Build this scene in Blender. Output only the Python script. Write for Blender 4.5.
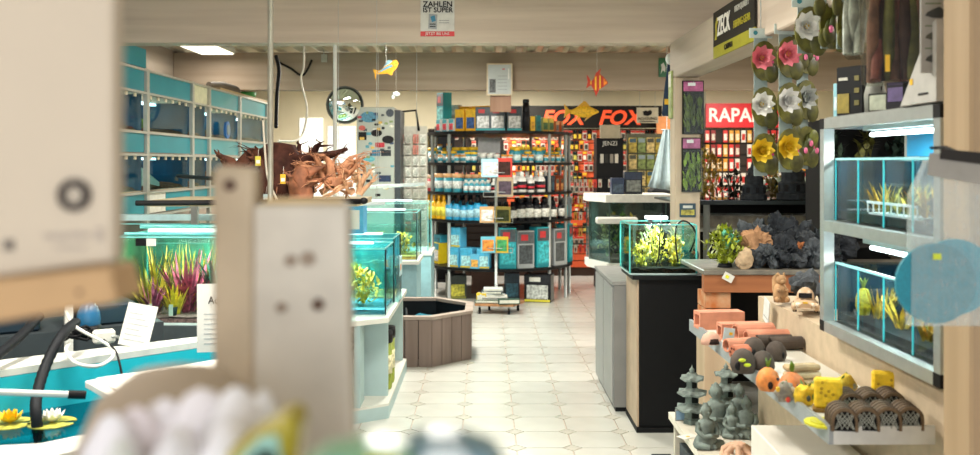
import bpy, math, random
from mathutils import Vector, Matrix, noise
random.seed(7)
for o in list(bpy.data.objects): bpy.data.objects.remove(o)
SC = bpy.context.scene
COL = SC.collection
PI = math.pi
# ---------------------------------------------------------------- camera
F, VX, VY, H = 917.0, 485.0, 163.0, 1.55       # focal length in px (980 wide), vanishing point, eye height
cd = bpy.data.cameras.new('camera'); cam = bpy.data.objects.new('camera', cd); COL.objects.link(cam)
cd.sensor_width = 36; cd.lens = 36*F/980
cd.shift_x = (490-VX)/980; cd.shift_y = -(227.5-VY)/980
cd.clip_start = 0.05; cd.clip_end = 100
cam.location = (0, 0, H); cam.rotation_euler = (PI/2, 0, 0)
cd.dof.use_dof = True; cd.dof.focus_distance = 4.6; cd.dof.aperture_fstop = 3.4
SC.camera = cam
# ---------------------------------------------------------------- world, exposure
SC.view_settings.view_transform = 'Standard'; SC.view_settings.look = 'None'
SC.view_settings.gamma = 1; SC.view_settings.exposure = 0.02
SC.cycles.transparent_max_bounces = 40
SC.view_settings.use_curve_mapping = False
W = bpy.data.worlds.new('world'); SC.world = W; W.use_nodes = True
W.node_tree.nodes['Background'].inputs[0].default_value = (0.86, 0.93, 1, 1)
W.node_tree.nodes['Background'].inputs[1].default_value = .5
def area(name, loc, size, power, color=(1, 1, 1), rot=(0, 0, 0)):
    l = bpy.data.lights.new(name, 'AREA'); l.shape = 'RECTANGLE'; l.size, l.size_y = size
    l.energy = power; l.color = color
    o = bpy.data.objects.new(name, l); COL.objects.link(o); o.location = loc; o.rotation_euler = rot
    return o
# daylight coming in through the shop front behind the camera and a side window
area('daylight_front', (0.4, -2.0, 1.6), (6.4, 2.2), 115, (0.97, 0.98, 1), (PI/2, 0, 0))
# ---------------------------------------------------------------- helpers
def P(px, py, d): return Vector(((px-VX)/F*d, d, H-(py-VY)/F*d))
def XD(px, d): return (px-VX)/F*d
def ZD(py, d): return H-(py-VY)/F*d
def lin(h):
    h = h.lstrip('#'); r = [int(h[i:i+2], 16)/255 for i in (0, 2, 4)]
    return tuple((c/12.92 if c <= .04045 else ((c+.055)/1.055)**2.4) for c in r)+(1,)
_M = {}
def M(hexc, rough=.5, metal=0, var=.08, scale=20, bump=0, emit=0, sx=(1, 1, 1), rnd=0, hex2=None):
    key = (hexc, rough, metal, var, scale, bump, emit, sx, rnd, hex2)
    if key in _M: return _M[key]
    m = bpy.data.materials.new('mat_'+hexc.strip('#')+'_%d' % len(_M)); m.use_nodes = True
    n = m.node_tree.nodes; L = m.node_tree.links; b = n['Principled BSDF']
    c = lin(hexc)
    b.inputs['Roughness'].default_value = rough; b.inputs['Metallic'].default_value = metal
    if sum(c[:3]) < .09: b.inputs['Specular IOR Level'].default_value = .2
    tc = n.new('ShaderNodeTexCoord'); mp = n.new('ShaderNodeMapping'); mp.inputs['Scale'].default_value = sx
    L.new(tc.outputs['Object'], mp.inputs[0])
    no = n.new('ShaderNodeTexNoise'); no.inputs['Scale'].default_value = scale; no.inputs['Detail'].default_value = 4
    L.new(mp.outputs[0], no.inputs[0])
    cr = n.new('ShaderNodeValToRGB')
    c2 = lin(hex2) if hex2 else tuple(min(1, x*(1+var)) for x in c[:3])+(1,)
    c1 = c if hex2 else tuple(x*(1-var) for x in c[:3])+(1,)
    cr.color_ramp.elements[0].color = c1; cr.color_ramp.elements[1].color = c2
    cr.color_ramp.elements[0].position = .35; cr.color_ramp.elements[1].position = .65
    L.new(no.outputs['Fac'], cr.inputs[0])
    out = cr.outputs[0]
    if rnd:
        oi = n.new('ShaderNodeObjectInfo'); hs = n.new('ShaderNodeHueSaturation')
        mr = n.new('ShaderNodeMapRange'); mr.inputs[3].default_value = 1-rnd; mr.inputs[4].default_value = 1+rnd
        L.new(oi.outputs['Random'], mr.inputs[0]); L.new(mr.outputs[0], hs.inputs['Value']); L.new(out, hs.inputs['Color']); out = hs.outputs[0]
    L.new(out, b.inputs['Base Color'])
    if bump:
        bp = n.new('ShaderNodeBump'); bp.inputs['Strength'].default_value = bump; bp.inputs['Distance'].default_value = .01
        L.new(no.outputs['Fac'], bp.inputs['Height']); L.new(bp.outputs[0], b.inputs['Normal'])
    if emit:
        L.new(out, b.inputs['Emission Color']); b.inputs['Emission Strength'].default_value = emit
    _M[key] = m; return m
def GLASS(tint='#dff5f2', refl=.07, rough=.02):
    key = ('glass', tint, refl, rough)
    if key in _M: return _M[key]
    m = bpy.data.materials.new('glass_'+tint.strip('#')); m.use_nodes = True
    n = m.node_tree.nodes; L = m.node_tree.links; n.remove(n['Principled BSDF'])
    t = n.new('ShaderNodeBsdfTransparent'); t.inputs[0].default_value = lin(tint)
    g = n.new('ShaderNodeBsdfGlossy'); g.inputs['Roughness'].default_value = rough
    fr = n.new('ShaderNodeLayerWeight'); pw = n.new('ShaderNodeMath'); pw.operation = 'POWER'; pw.inputs[1].default_value = 5; L.new(fr.outputs['Facing'], pw.inputs[0])
    ad = n.new('ShaderNodeMath'); ad.operation = 'MULTIPLY_ADD'; ad.inputs[1].default_value = .5; ad.inputs[2].default_value = refl*.6; L.new(pw.outputs[0], ad.inputs[0])
    mx = n.new('ShaderNodeMixShader'); L.new(ad.outputs[0], mx.inputs[0]); L.new(t.outputs[0], mx.inputs[1]); L.new(g.outputs[0], mx.inputs[2])
    L.new(mx.outputs[0], n['Material Output'].inputs[0])
    _M[key] = m; return m
def HAZE(hexc, k, tint='#ffffff'):
    key = ('haze', hexc, k)
    if key in _M: return _M[key]
    m = bpy.data.materials.new('haze_'+hexc.strip('#')); m.use_nodes = True; n = m.node_tree.nodes; L = m.node_tree.links
    b = n['Principled BSDF']; b.inputs['Base Color'].default_value = lin(hexc); b.inputs['Roughness'].default_value = .3
    no = n.new('ShaderNodeTexNoise'); no.inputs['Scale'].default_value = 14; mr = n.new('ShaderNodeMapRange'); mr.inputs[3].default_value = k*.5; mr.inputs[4].default_value = min(1, k*1.5); L.new(no.outputs['Fac'], mr.inputs[0])
    t = n.new('ShaderNodeBsdfTransparent'); mx = n.new('ShaderNodeMixShader'); L.new(mr.outputs[0], mx.inputs[0]); L.new(t.outputs[0], mx.inputs[1]); L.new(b.outputs[0], mx.inputs[2]); L.new(mx.outputs[0], n['Material Output'].inputs[0])
    _M[key] = m; return m
def WOOD(hexc, hex2, axis='x', scale=6, rough=.7, bump=.25):
    s = {'x': (.12, 2.2, 2.2), 'y': (2.2, .12, 2.2), 'z': (2.2, 2.2, .12)}[axis]
    return M(hexc, rough, 0, 0, scale, bump, 0, s, .04, hex2)
class MB:
    def __init__(s): s.v = []; s.f = []; s.s = []
    def add(s, vs, fs, sm=False):
        k = len(s.v); s.v += [tuple(v) for v in vs]; s.f += [tuple(i+k for i in f) for f in fs]; s.s += [sm]*len(fs); return s
    def box(s, x0, y0, z0, x1, y1, z1):
        return s.add([(x0, y0, z0), (x1, y0, z0), (x1, y1, z0), (x0, y1, z0), (x0, y0, z1), (x1, y0, z1), (x1, y1, z1), (x0, y1, z1)],
                     [(0, 3, 2, 1), (4, 5, 6, 7), (0, 1, 5, 4), (1, 2, 6, 5), (2, 3, 7, 6), (3, 0, 4, 7)])
    def tube(s, pts, r, n=8, sm=True, cap=True):
        pts = [Vector(p) for p in pts]; k = len(pts); rr = r if isinstance(r, (list, tuple)) else [r]*k
        vs = []; ref = None
        for i, p in enumerate(pts):
            t = (pts[min(i+1, k-1)]-pts[max(i-1, 0)]).normalized()
            if ref is None: ref = Vector((0, 0, 1)) if abs(t.z) < .9 else Vector((1, 0, 0))
            a = t.cross(ref)
            if a.length < 1e-4: a = t.cross(Vector((.3, 1, .2)))
            a.normalize(); b = a.cross(t).normalized(); ref = b
            for j in range(n):
                th = 2*PI*j/n; vs.append(p+(a*math.cos(th)+b*math.sin(th))*rr[i])
        fs = [(i*n+j, i*n+(j+1) % n, (i+1)*n+(j+1) % n, (i+1)*n+j) for i in range(k-1) for j in range(n)]
        s.add(vs, fs, sm)
        if cap:
            b = len(s.v)-k*n
            s.f += [tuple(b+j for j in range(n)), tuple(b+(k-1)*n+n-1-j for j in range(n))]; s.s += [False]*2
        return s
    def cyl(s, p0, p1, r0, r1=None, n=12): return s.tube([p0, p1], [r0, r0 if r1 is None else r1], n)
    def lathe(s, prof, n=12, c=(0, 0, 0), sm=True, sq=1, ph=0):
        vs = []; k = len(prof)
        for r, z in prof:
            for j in range(n):
                a = 2*PI*j/n+ph; vs.append((c[0]+r*math.cos(a), c[1]+r*math.sin(a)*sq, c[2]+z))
        fs = [(i*n+j, i*n+(j+1) % n, (i+1)*n+(j+1) % n, (i+1)*n+j) for i in range(k-1) for j in range(n)]
        s.add(vs, fs, sm); b = len(s.v)-k*n
        if prof[0][0] > 1e-5: s.f.append(tuple(b+n-1-j for j in range(n))); s.s.append(False)
        if prof[-1][0] > 1e-5: s.f.append(tuple(b+(k-1)*n+j for j in range(n))); s.s.append(False)
        return s
    def prism(s, poly, a0, a1, ax='z', sm=False):
        n = len(poly)
        g = {'z': lambda p, a: (p[0], p[1], a), 'y': lambda p, a: (p[0], a, p[1]), 'x': lambda p, a: (a, p[0], p[1])}[ax]
        vs = [g(p, a0) for p in poly]+[g(p, a1) for p in poly]
        s.add(vs, [(i, (i+1) % n, n+(i+1) % n, n+i) for i in range(n)], sm)
        b = len(s.v)-2*n; s.f += [tuple(b+n-1-i for i in range(n)), tuple(b+n+i for i in range(n))]; s.s += [False]*2
        return s
    def ell(s, c, r, nu=12, nv=8, sm=True):
        c = Vector(c)
        prof = [(max(1e-6, math.sin(PI*i/nv)), -math.cos(PI*i/nv)) for i in range(nv+1)]
        vs = [(c.x+p*r[0]*math.cos(2*PI*j/nu), c.y+p*r[1]*math.sin(2*PI*j/nu), c.z+z*r[2]) for p, z in prof for j in range(nu)]
        return s.add(vs, [(i*nu+j, i*nu+(j+1) % nu, (i+1)*nu+(j+1) % nu, (i+1)*nu+j) for i in range(nv) for j in range(nu)], sm)
    def blade(s, p, az, ln, w, lean=.5, bend=.5, seg=3):
        # one leaf: a narrow bent strip, both directions lens-shaped
        p = Vector(p); d = Vector((math.cos(az), math.sin(az), 0)); sd = Vector((-d.y, d.x, 0)); vs = []; q = p.copy(); a = PI/2-lean
        for i in range(seg+1):
            ww = w*math.sin(PI*min(.97, (i+.35)/(seg+.4)))/2
            vs += [q-sd*ww, q+sd*ww]
            q = q+(d*math.cos(a)+Vector((0, 0, 1))*math.sin(a))*ln/seg; a -= bend
        return s.add(vs, [(2*i, 2*i+1, 2*i+3, 2*i+2) for i in range(seg)], True)
    def xf(s, m):
        s.v = [tuple(m @ Vector(v)) for v in s.v]; return s
    def mesh(s, name, mat):
        me = bpy.data.meshes.new(name); me.from_pydata(s.v, [], s.f); me.materials.append(mat)
        me.polygons.foreach_set('use_smooth', s.s); me.validate(); me.update(); return me
    def build(s, name, mat, parent=None, loc=(0, 0, 0), rz=0, bev=0, seg=1):
        o = bpy.data.objects.new(name, s.mesh(name, mat)); COL.objects.link(o); o.location = loc; o.rotation_euler = (0, 0, rz)
        if parent: o.parent = parent
        if bev:
            b = o.modifiers.new('bevel', 'BEVEL'); b.width = bev; b.segments = seg; b.limit_method = 'ANGLE'; b.angle_limit = .6
        return o
def tag(o, label, cat, group=None, kind=None):
    o['label'] = label; o['category'] = cat
    if group: o['group'] = group
    if kind: o['kind'] = kind
    return o
def struct(o, label=None, cat=None):
    o['kind'] = 'structure'
    if label: o['label'] = label; o['category'] = cat or 'structure'
    return o
def thing(name, label, cat, loc=(0, 0, 0), rz=0, group=None):
    o = bpy.data.objects.new(name, None); COL.objects.link(o); o.empty_display_size = .05
    o.location = loc; o.rotation_euler = (0, 0, rz); return tag(o, label, cat, group)
def dup(root, loc, rz=0, label=None, sc=None):
    def cp(o, par):
        c = o.copy(); COL.objects.link(c); c.parent = par
        for ch in o.children: cp(ch, c)
        return c
    r = cp(root, None); r.location = loc; r.rotation_euler = (0, 0, rz)
    if label: r['label'] = label
    if sc: r.scale = sc if isinstance(sc, (tuple, list)) else (sc,)*3
    return r
def bx(name, x0, y0, z0, x1, y1, z1, mat, parent=None, bev=0):
    # a bar / board / panel as its own mesh with its origin at its base centre
    cx, cy = (x0+x1)/2, (y0+y1)/2
    return MB().box(x0-cx, y0-cy, 0, x1-cx, y1-cy, z1-z0).build(name, mat, parent, (cx, cy, z0), 0, bev)
def text(s, size, mat, parent, loc, rot=(PI/2, 0, 0), name='lettering', shear=0, ext=.0015, sx=1, align='CENTER', bold=0):
    c = bpy.data.curves.new('t', 'FONT'); c.body = s; c.size = size; c.shear = shear; c.extrude = ext; c.offset = bold
    c.align_x = align; c.align_y = 'CENTER'; c.resolution_u = 3
    t = bpy.data.objects.new('t', c); me = bpy.data.meshes.new_from_object(t); bpy.data.objects.remove(t)
    me.materials.clear(); me.materials.append(mat)
    o = bpy.data.objects.new(name, me); COL.objects.link(o); o.parent = parent; o.location = loc; o.rotation_euler = rot; o.scale = (sx, 1, 1)
    return o
def ngon(n, r, c=(0, 0), ph=0): return [(c[0]+r*math.cos(2*PI*i/n+ph), c[1]+r*math.sin(2*PI*i/n+ph)) for i in range(n)]
def rock(r, seed, rough=.5, sub=3, sq=(1, 1, .8)):
    import bmesh
    bm = bmesh.new(); bmesh.ops.create_icosphere(bm, subdivisions=sub, radius=1)
    off = Vector((seed*3.1, seed*1.7, seed*.9)); mb = MB()
    for v in bm.verts:
        n1 = noise.noise(v.co*1.3+off); n2 = abs(noise.noise(v.co*3.1+off))
        k = 1+rough*n1-rough*.8*n2+.1*noise.noise(v.co*7+off)
        v.co = Vector((v.co.x*k*sq[0], v.co.y*k*sq[1], v.co.z*k*sq[2]))*r
    zm = min(v.co.z for v in bm.verts); zc = zm+r*.22
    vs = [(v.co.x, v.co.y, max(v.co.z, zc)-zc) for v in bm.verts]
    bm.verts.index_update()
    mb.add(vs, [tuple(v.index for v in f.verts) for f in bm.faces], False); bm.free()
    return mb
# common materials
BEAM = WOOD('#b3a493', '#c8baa8', 'x', 5); BEAMY = WOOD('#ab9c8c', '#bfb1a0', 'y', 5); BEAMZ = WOOD('#b3a28c', '#c4b39c', 'z', 5)
ALU = M('#b9bdbb', .38, .75, .05, 30); STEEL = M('#a9aeac', .35, .35, .05, 30); WHITE = M('#d6d4cc', .5, 0, .03, 10); BLACK = M('#121214', .5, 0, .1, 20)
TEAL = M('#158794', .35, 0, .06, 4); CREAM = M('#dcd2b4', .8, 0, .04, 3); DARK = M('#1c1e20', .6, 0, .2, 12); RED = M('#c8202a', .45); YEL = M('#e8b818', .45); ORANGE = M('#e5522a', .55)
GL = GLASS('#f0fbfa', .05); GLT = GLASS('#f3fbfa', .06); EDGE = M('#5fc4bf', .15, 0, .05, 10, 0, .0); CLEAR = GLASS('#eef2f0', .02, .12)
# ---------------------------------------------------------------- room shell
XL, XR, YB, YF, ZC = -3.3, 5.2, 13.2, -2.2, 2.74
fl = struct(MB().box(XL-.1, YF, -.15, XR+.1, YB+.1, -.006).build('floor', M('#b9a99a', .8, 0, .1, 30)), 'pale octagonal floor tiles with small diamond insets and brown grout', 'floor')
S_ = .303; TX, TY, DD = .172, 4.99, .052; G_ = .004
h = S_/2-G_; k = DD+G_*.6
octp = [(-h+k-.004, -h), (h-k+.004, -h), (h, -h+k-.004), (h, h-k+.004), (h-k+.004, h), (-h+k-.004, h), (-h, h-k+.004), (-h, -h+k-.004)]
TILE = M('#cdccc4', .22, 0, .035, 5, 0, 0, (1, 1, 1), .035); TIL2 = M('#c6c2b7', .25, 0, .05, 9, 0, 0, (1, 1, 1), .06)
om = MB().prism(octp, -.008, 0).mesh('tile', TILE); dmesh = MB().prism(ngon(4, DD-.004), -.008, 0).mesh('inset', TIL2)
rest = MB(); rest2 = MB()
for i in range(-12, 17):
    for j in range(-14, 27):
        x, y = TX+S_*(i+.5), TY+S_*(j+.5)
        if not (XL < x < XR and 2 < y < YB): continue
        near = -.95 < x < 1.0 and 4.3 < y < 10.2
        for me, (xx, yy), nm, poly, r_ in ((om, (x, y), 'tile', octp, rest), (dmesh, (TX+S_*i, TY+S_*j), 'inset', ngon(4, DD-.004), rest2)):
            if near and (nm == 'tile' or yy < 7.6):
                o = bpy.data.objects.new(nm, me); COL.objects.link(o); o.parent = fl; o.location = (xx, yy, 0)
            else: r_.prism([(p[0]+xx, p[1]+yy) for p in poly], -.008, 0)
for r_, m_ in ((rest, TILE), (rest2, TIL2)):
    o = r_.build('tile_field', m_, fl); o['kind'] = 'stuff'
bw = struct(bx('wall_back', XL, YB, 0, XR, YB+.1, ZC, CREAM))
lw = struct(bx('wall_left', XL-.1, YF, 0, XL, YB+.1, ZC, WOOD('#9a8b7c', '#ab9c8c', 'y', 4)))
rw = struct(bx('wall_right', XR, YF, 0, XR+.1, YB+.1, ZC, M('#cfc4a6', .8, 0, .04, 3)))
# corrugated roof sheet
cp_ = []
x = XL
while x < XR:
    cp_ += [(x, ZC), (x+.09, ZC), (x+.12, ZC+.05), (x+.19, ZC+.05)]; x += .22
poly = cp_+[(p[0], p[1]+.004) for p in reversed(cp_)]
ce = struct(MB().prism(poly, YF, YB+.1, 'y').build('ceiling', M('#c9c0a8', .4, .35, .06, 3)))
bx('roof_cover', XL-.1, YF, .06, XR+.1, YB+.1, .09, M('#6a6258', .9), ce); ce.children[0].location.z = ZC+.06
# shop front behind the camera: piers, sill and header around daylit windows
wf = struct(MB().box(XL, YF, 0, XR, YF+.08, .45).build('wall_front', CREAM))
MB().box(XL, YF, 2.62, XR, YF+.08, ZC).build('header', CREAM, wf)
for x in (XL, -1.0, 1.6, XR-.15): MB().box(x, YF, .45, x+.15, YF+.08, 2.62).build('pier', CREAM, wf)
# beams and posts
b1 = struct(tag(bx('trim_1', XL, 5.9, 2.322, XR, 6.06, ZC, BEAM, None, .006), 'thick greyed timber cross beam with payment poster', 'beam'))
b2 = struct(tag(bx('trim_2', XL, 9.7, 2.322, XR, 9.86, 2.72, WOOD('#94826f', '#a59380', 'x', 5), None, .006), 'timber cross beam behind the shelf of bottles, with framed notice', 'beam'))
b3 = struct(tag(bx('trim_3', 1.19, -.5, 2.09, 1.35, 5.9, 2.32, BEAMY, None, .006), 'timber beam running over the tank rack with fishing banner', 'beam'))
p1 = struct(tag(bx('trim_4', 1.19, 5.75, 0, 1.35, 5.9, 2.09, BEAMZ, None, .006), 'timber post with hanging plant packs beside the black cabinet', 'post'))
p2 = struct(tag(bx('trim_5', XD(490, 9.68), 9.62, 2.087, XD(511, 9.68), 9.7, 2.6, WOOD('#94705a', '#a5806a', 'z', 5), None, .004), 'reddish timber post behind the framed notice', 'post'))
p3 = struct(tag(bx('trim_6', 1.07, 2.02, 0, 1.28, 2.145, 2.09, WOOD('#a08868', '#b59c7c', 'z', 5), None, .006), 'pale timber post beside the wall tank rack', 'post'))
bx('bolt_plate', XD(494, 9.6), 9.6, 2.6, XD(505, 9.6), 9.62, 2.72, BLACK, p2); MB().cyl((XD(496, 9.6), 9.6, 2.49), (XD(496, 9.6), 9.625, 2.49), .035).build('bolt', BLACK, p2)
for (px, py) in ((405, 30), (480, 23), (530, 31), (165, 20), (300, 18), (590, 25), (650, 12)):   # knots in the beam
    q = P(px, py, 5.9); MB().cyl((q.x, 5.898, q.z), (q.x, 5.901, q.z), .012, n=8).build('knot', M('#7d6c5e', .8), b1)
# ceiling luminaires
def luminaire(x, y, w, l, pw, lab, col=(1, .95, .86)):
    t = thing('ceiling_light', lab, 'ceiling light', (x, y, ZC-.075), 0, 'ceiling lights')
    MB().box(-w/2, -l/2, .012, w/2, l/2, .075).build('housing', WHITE, t)
    MB().box(-w/2+.015, -l/2+.015, 0, w/2-.015, l/2-.015, .012).build('diffuser', M('#fff4dd', .5, emit=2.5), t)
    area('lamp_light', (x, y, ZC-.09), (w*.9, l*.9), pw*.85, col)
luminaire(-2.75, 9.0,   .35, .9, 14, 'ceiling light panel between the beams above the left tank wall')
for i, (x, y, p) in enumerate(((-1.6, 2.6, 95), (-.2, 3.6, 90), (2.6, 3.4, 60), (-.3, 7.7, 130), (2.4, 7.7, 80), (.4, 11.6, 110), (-1.7, 11.4, 100), (3.4, 11.4, 80))):
    luminaire(x, y, .3, 1.3, p, 'long ceiling light mounted under the corrugated roof sheet')  # unseen ceiling lights, added to light each bay of the room
# ---------------------------------------------------------------- generic builders
def tank(t, x0, y0, z0, x1, y1, z1, gl=None, th=.008, edge=EDGE, water=.9, gravel='#5b4a3a', gh=.04, seal=None, open_top=True, wat='#e0f6f4'):
    """open glass tank as parts of t (local coordinates): panes, rim, water, gravel"""
    gl = gl or GL
    bx('bottom_pane', x0, y0, z0, x1, y1, z0+th, M('#c9dedb', .3), t)
    bx('pane', x0, y0, z0+th, x1, y0+th, z1, gl, t); bx('pane', x0, y1-th, z0+th, x1, y1, z1, gl, t)
    bx('pane', x0, y0+th, z0+th, x0+th, y1-th, z1, gl, t); bx('pane', x1-th, y0+th, z0+th, x1, y1-th, z1, gl, t)
    r = MB(); e = th*1.0
    for a in ((x0, y0, x1, y0+e), (x0, y1-e, x1, y1), (x0, y0+e, x0+e, y1-e), (x1-e, y0+e, x1, y1-e)): r.box(a[0], a[1], z1, a[2], a[3], z1+.006)
    r.build('rim', edge, t)
    q = .004
    for (a, b) in ((x0, y0), (x1, y0), (x0, y1), (x1, y1)): bx('corner_seal', a-q, b-q, z0+th, a+q, b+q, z1, seal or edge, t)
    if water: bx('water', x0+th*1.5, y0+th*1.5, z0+gh, x1-th*1.5, y1-th*1.5, z0+(z1-z0)*water, GLASS(wat, .02), t)
    if gravel:
        g = MB(); nx, ny = 10, 7; vs = []
        for j in range(ny+1):
            for i in range(nx+1): vs.append((x0+th+(x1-x0-2*th)*i/nx, y0+th+(y1-y0-2*th)*j/ny, z0+gh*(.75+.25*noise.noise(Vector((i*.7, j*.7, x0*3))))))
        g.add(vs, [(j*(nx+1)+i, j*(nx+1)+i+1, (j+1)*(nx+1)+i+1, (j+1)*(nx+1)+i) for j in range(ny) for i in range(nx)], True)
        g.box(x0+th, y0+th, z0+th, x1-th, y1-th, z0+gh*.6)
        g.build('gravel', M(gravel, .9, 0, .55, 160), t)
def bush(name, mat, parent, loc, n, hgt, spread, w, seed=1, lean=(.05, .7), bend=.25):
    rnd = random.Random(seed); mb = MB()
    for i in range(n):
        a = rnd.random()*2*PI; r = spread*rnd.random()**.5
        mb.blade((r*math.cos(a)*.6, r*math.sin(a)*.6, 0), a+rnd.uniform(-.6, .6), hgt*rnd.uniform(.5, 1), w*rnd.uniform(.7, 1.2), rnd.uniform(*lean), rnd.uniform(0, bend))
    return mb.build(name, mat, parent, loc)
def leafy(name, mat, parent, loc, n, rx, ry, rz, w, seed=1):
    # cloud of small leaves on twigs
    rnd = random.Random(seed); mb = MB()
    for i in range(n):
        a = rnd.random()*2*PI; u = rnd.random()**.6; zz = rnd.random()
        k = math.sin(PI*min(1, zz*.85+.12))
        p = (rx*u*k*math.cos(a), ry*u*k*math.sin(a), rz*zz)
        mb.blade(p, rnd.random()*2*PI, w*rnd.uniform(1, 2), w*rnd.uniform(.6, 1), rnd.uniform(.1, 1.4), rnd.uniform(0, .5), 2)
    for i in range(7):
        a = i*.9; mb.tube([(0, 0, 0), (rx*.3*math.cos(a), ry*.3*math.sin(a), rz*.5), (rx*.6*math.cos(a), ry*.6*math.sin(a), rz*.85)], .002, 4)
    return mb.build(name, mat, parent, loc)
# ---------------------------------------------------------------- left tank wall
LX = -2.47
LY = [5.55, 6.65, 7.68, 8.15, 9.17, 10.3]
ZR = [(2.05, 2.215, 'panel'), (1.775, 2.05, 'tank'), (1.615, 1.765, 'panel'), (1.34, 1.605, 'tank'), (1.17, 1.33, 'panel'), (.9, 1.16, 'tank'), (.05, .89, 'panel')]
FRAME = M('#bdb9ae', .4, .5, .05, 20)
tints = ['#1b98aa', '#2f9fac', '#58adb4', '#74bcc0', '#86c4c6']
names = ['nearest the foreground carton', 'with the sloping white ornament', 'of narrow tanks', 'with a blue round lid', 'at the far end by the driftwood']
for i in range(5):
    y0, y1 = LY[i], LY[i+1]
    t = thing('aquarium_rack', 'bay of the turquoise wall of stacked aquariums, '+names[i], 'aquarium rack', (LX, y0, 0), 0, 'bays of the stacked aquarium wall')
    w = y1-y0
    for yy in (0, w-.025): bx('post', 0, yy, 0, .03, yy+.025, 2.23, FRAME, t)
    for z0, z1, kd in ZR:
        bx('rail', -.005, .026, z1-.004, .03, w-.026, z1+.012, FRAME, t)
        if kd == 'panel':
            if i == 2 and z0 > 2: bx('panel', 0, .03, z0+.012, .01, w-.03, z1-.004, M('#cfc9a8', .5), t)
            elif i == 1 and z0 == 1.17:
                bx('panel', 0, .03, z0+.012, .01, w*.4, z1-.004, M('#d8d4c6', .5), t); bx('panel', 0, w*.4+.01, z0+.012, .01, w-.03, z1-.004, TEAL, t)
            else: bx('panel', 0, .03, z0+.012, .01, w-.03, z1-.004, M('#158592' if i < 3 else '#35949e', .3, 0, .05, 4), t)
        elif z0 > 1:
            bx('pane', -.01, .03, z0+.012, -.004, w-.03, z1-.004, GLASS('#d4ecec', .03), t)
            bx('tank_back', -.5, .03, z0+.012, -.49, w-.03, z1-.004, M('#1c6f96', .5, 0, .3, 5), t)
            bx('tank_side', -.49, w-.04, z0+.012, -.012, w-.03, z1-.004, M('#155a80', .5, 0, .35, 6), t)
            bx('shelf', -.5, .03, z0-.008, -.012, w-.03, z0+.01, M('#b8a58c', .6), t)
            g = MB()
            for q in range(6): g.ell((-.25, .08+(w-.16)*q/5, z0+.012), (.22, (w/14), .022+.012*((q*7) % 3)), 8, 6)
            g.build('gravel', M('#7a4a34', .9, 0, .5, 70), t)
            for q in range(max(2, int(w/.16))): bx('cover_clip', -.0035, .1+q*.16, z1-.03, .006, .135+q*.16, z1-.0045, M('#d9cdb0', .5), t)
            bx('tank_light', -.3, .1, z1-.03, -.25, w-.1, z1-.012, M('#dff4ff', .4, emit=5.0), t)
bx('rack_top_box', LX-.3, 5.4, 2.235, LX+.02, 6.63, 2.37, TEAL); tag(bpy.data.objects['rack_top_box'], 'turquoise box on top of the tank wall', 'box')
bx('rack_board', LX-.25, 8.5, 2.23, LX+.02, 10.28, 2.25, M('#b79c74', .6)); tag(bpy.data.objects['rack_board'], 'thin plywood board lying on top of the tank wall', 'board')
tag(MB().lathe([(.0, 0), (.1, 0), (.11, .06), (.09, .07), (0, .07)], 14).build('green_tub', M('#3f9a4a', .5), None, (LX-.12, 9.95, 2.25)), 'green plastic tub lying on the tank wall board', 'tub')
tag(MB().tube([(-.04, -.5, .05), (0, -.2, .06), (.02, .2, .05), (0, .4, .05)], [.03, .05, .05, .03], 10).build('rolled_sheet', M('#55504a', .8), None, (LX-.14, 9.3, 2.25)), 'dark rolled sheet lying on the tank wall board', 'roll')
lid = thing('bucket_lid', 'round blue lid on the tank front of the far bay', 'lid', (LX+.035, 8.62, 1.78))
MB().prism([(p[0], p[1]+.08) for p in ngon(24, .08)], 0, .02, 'x').build('disc', M('#1c5fa0', .4), lid); MB().prism([(p[0], p[1]+.08) for p in ngon(24, .05)], .02, .026, 'x').build('centre', M('#6d7f85', .4), lid)
orn = [(5.95, 1.355, '#c9a21c'), (6.1, 1.787, '#a98d20'), (7.0, 1.787, '#6d8a2c'), (7.9, 1.787, '#b55a34'), (8.6, 1.787, '#8a6a4c'), (9.5, 1.787, '#74604c'), (8.9, 1.355, '#8a5a3c')]
for i, (y, z, c) in enumerate(orn):
    tag(rock(.07, i+3, .7, 2).build('tank_ornament', M(c, .8, 0, .3, 40), None, (LX-.2, y, z+.02)), 'small rough ornament on the gravel inside the aquarium wall', 'ornament', 'ornaments in the wall tanks')
so = MB().prism([(0, 0), (.5, 0), (.5, .03), (.06, .17), (0, .17)], -.06, .06, 'x').build('sloping_ornament', M('#c9c4bc', .6), None, (LX-.2, 6.85, 1.365)); tag(so, 'white sloping board inside the lower aquarium of the wall', 'board')
# white arm lamp and air hose in front of the wall
tag(MB().tube([(LX+.031, 7.3, ZD(176, 7.3)), P(178, 176, 6.6), P(212, 178.5, 6.2)], .014, 8).build('lamp_arm', BLACK), 'short dark lamp bar in front of the tank wall', 'lamp')
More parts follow.
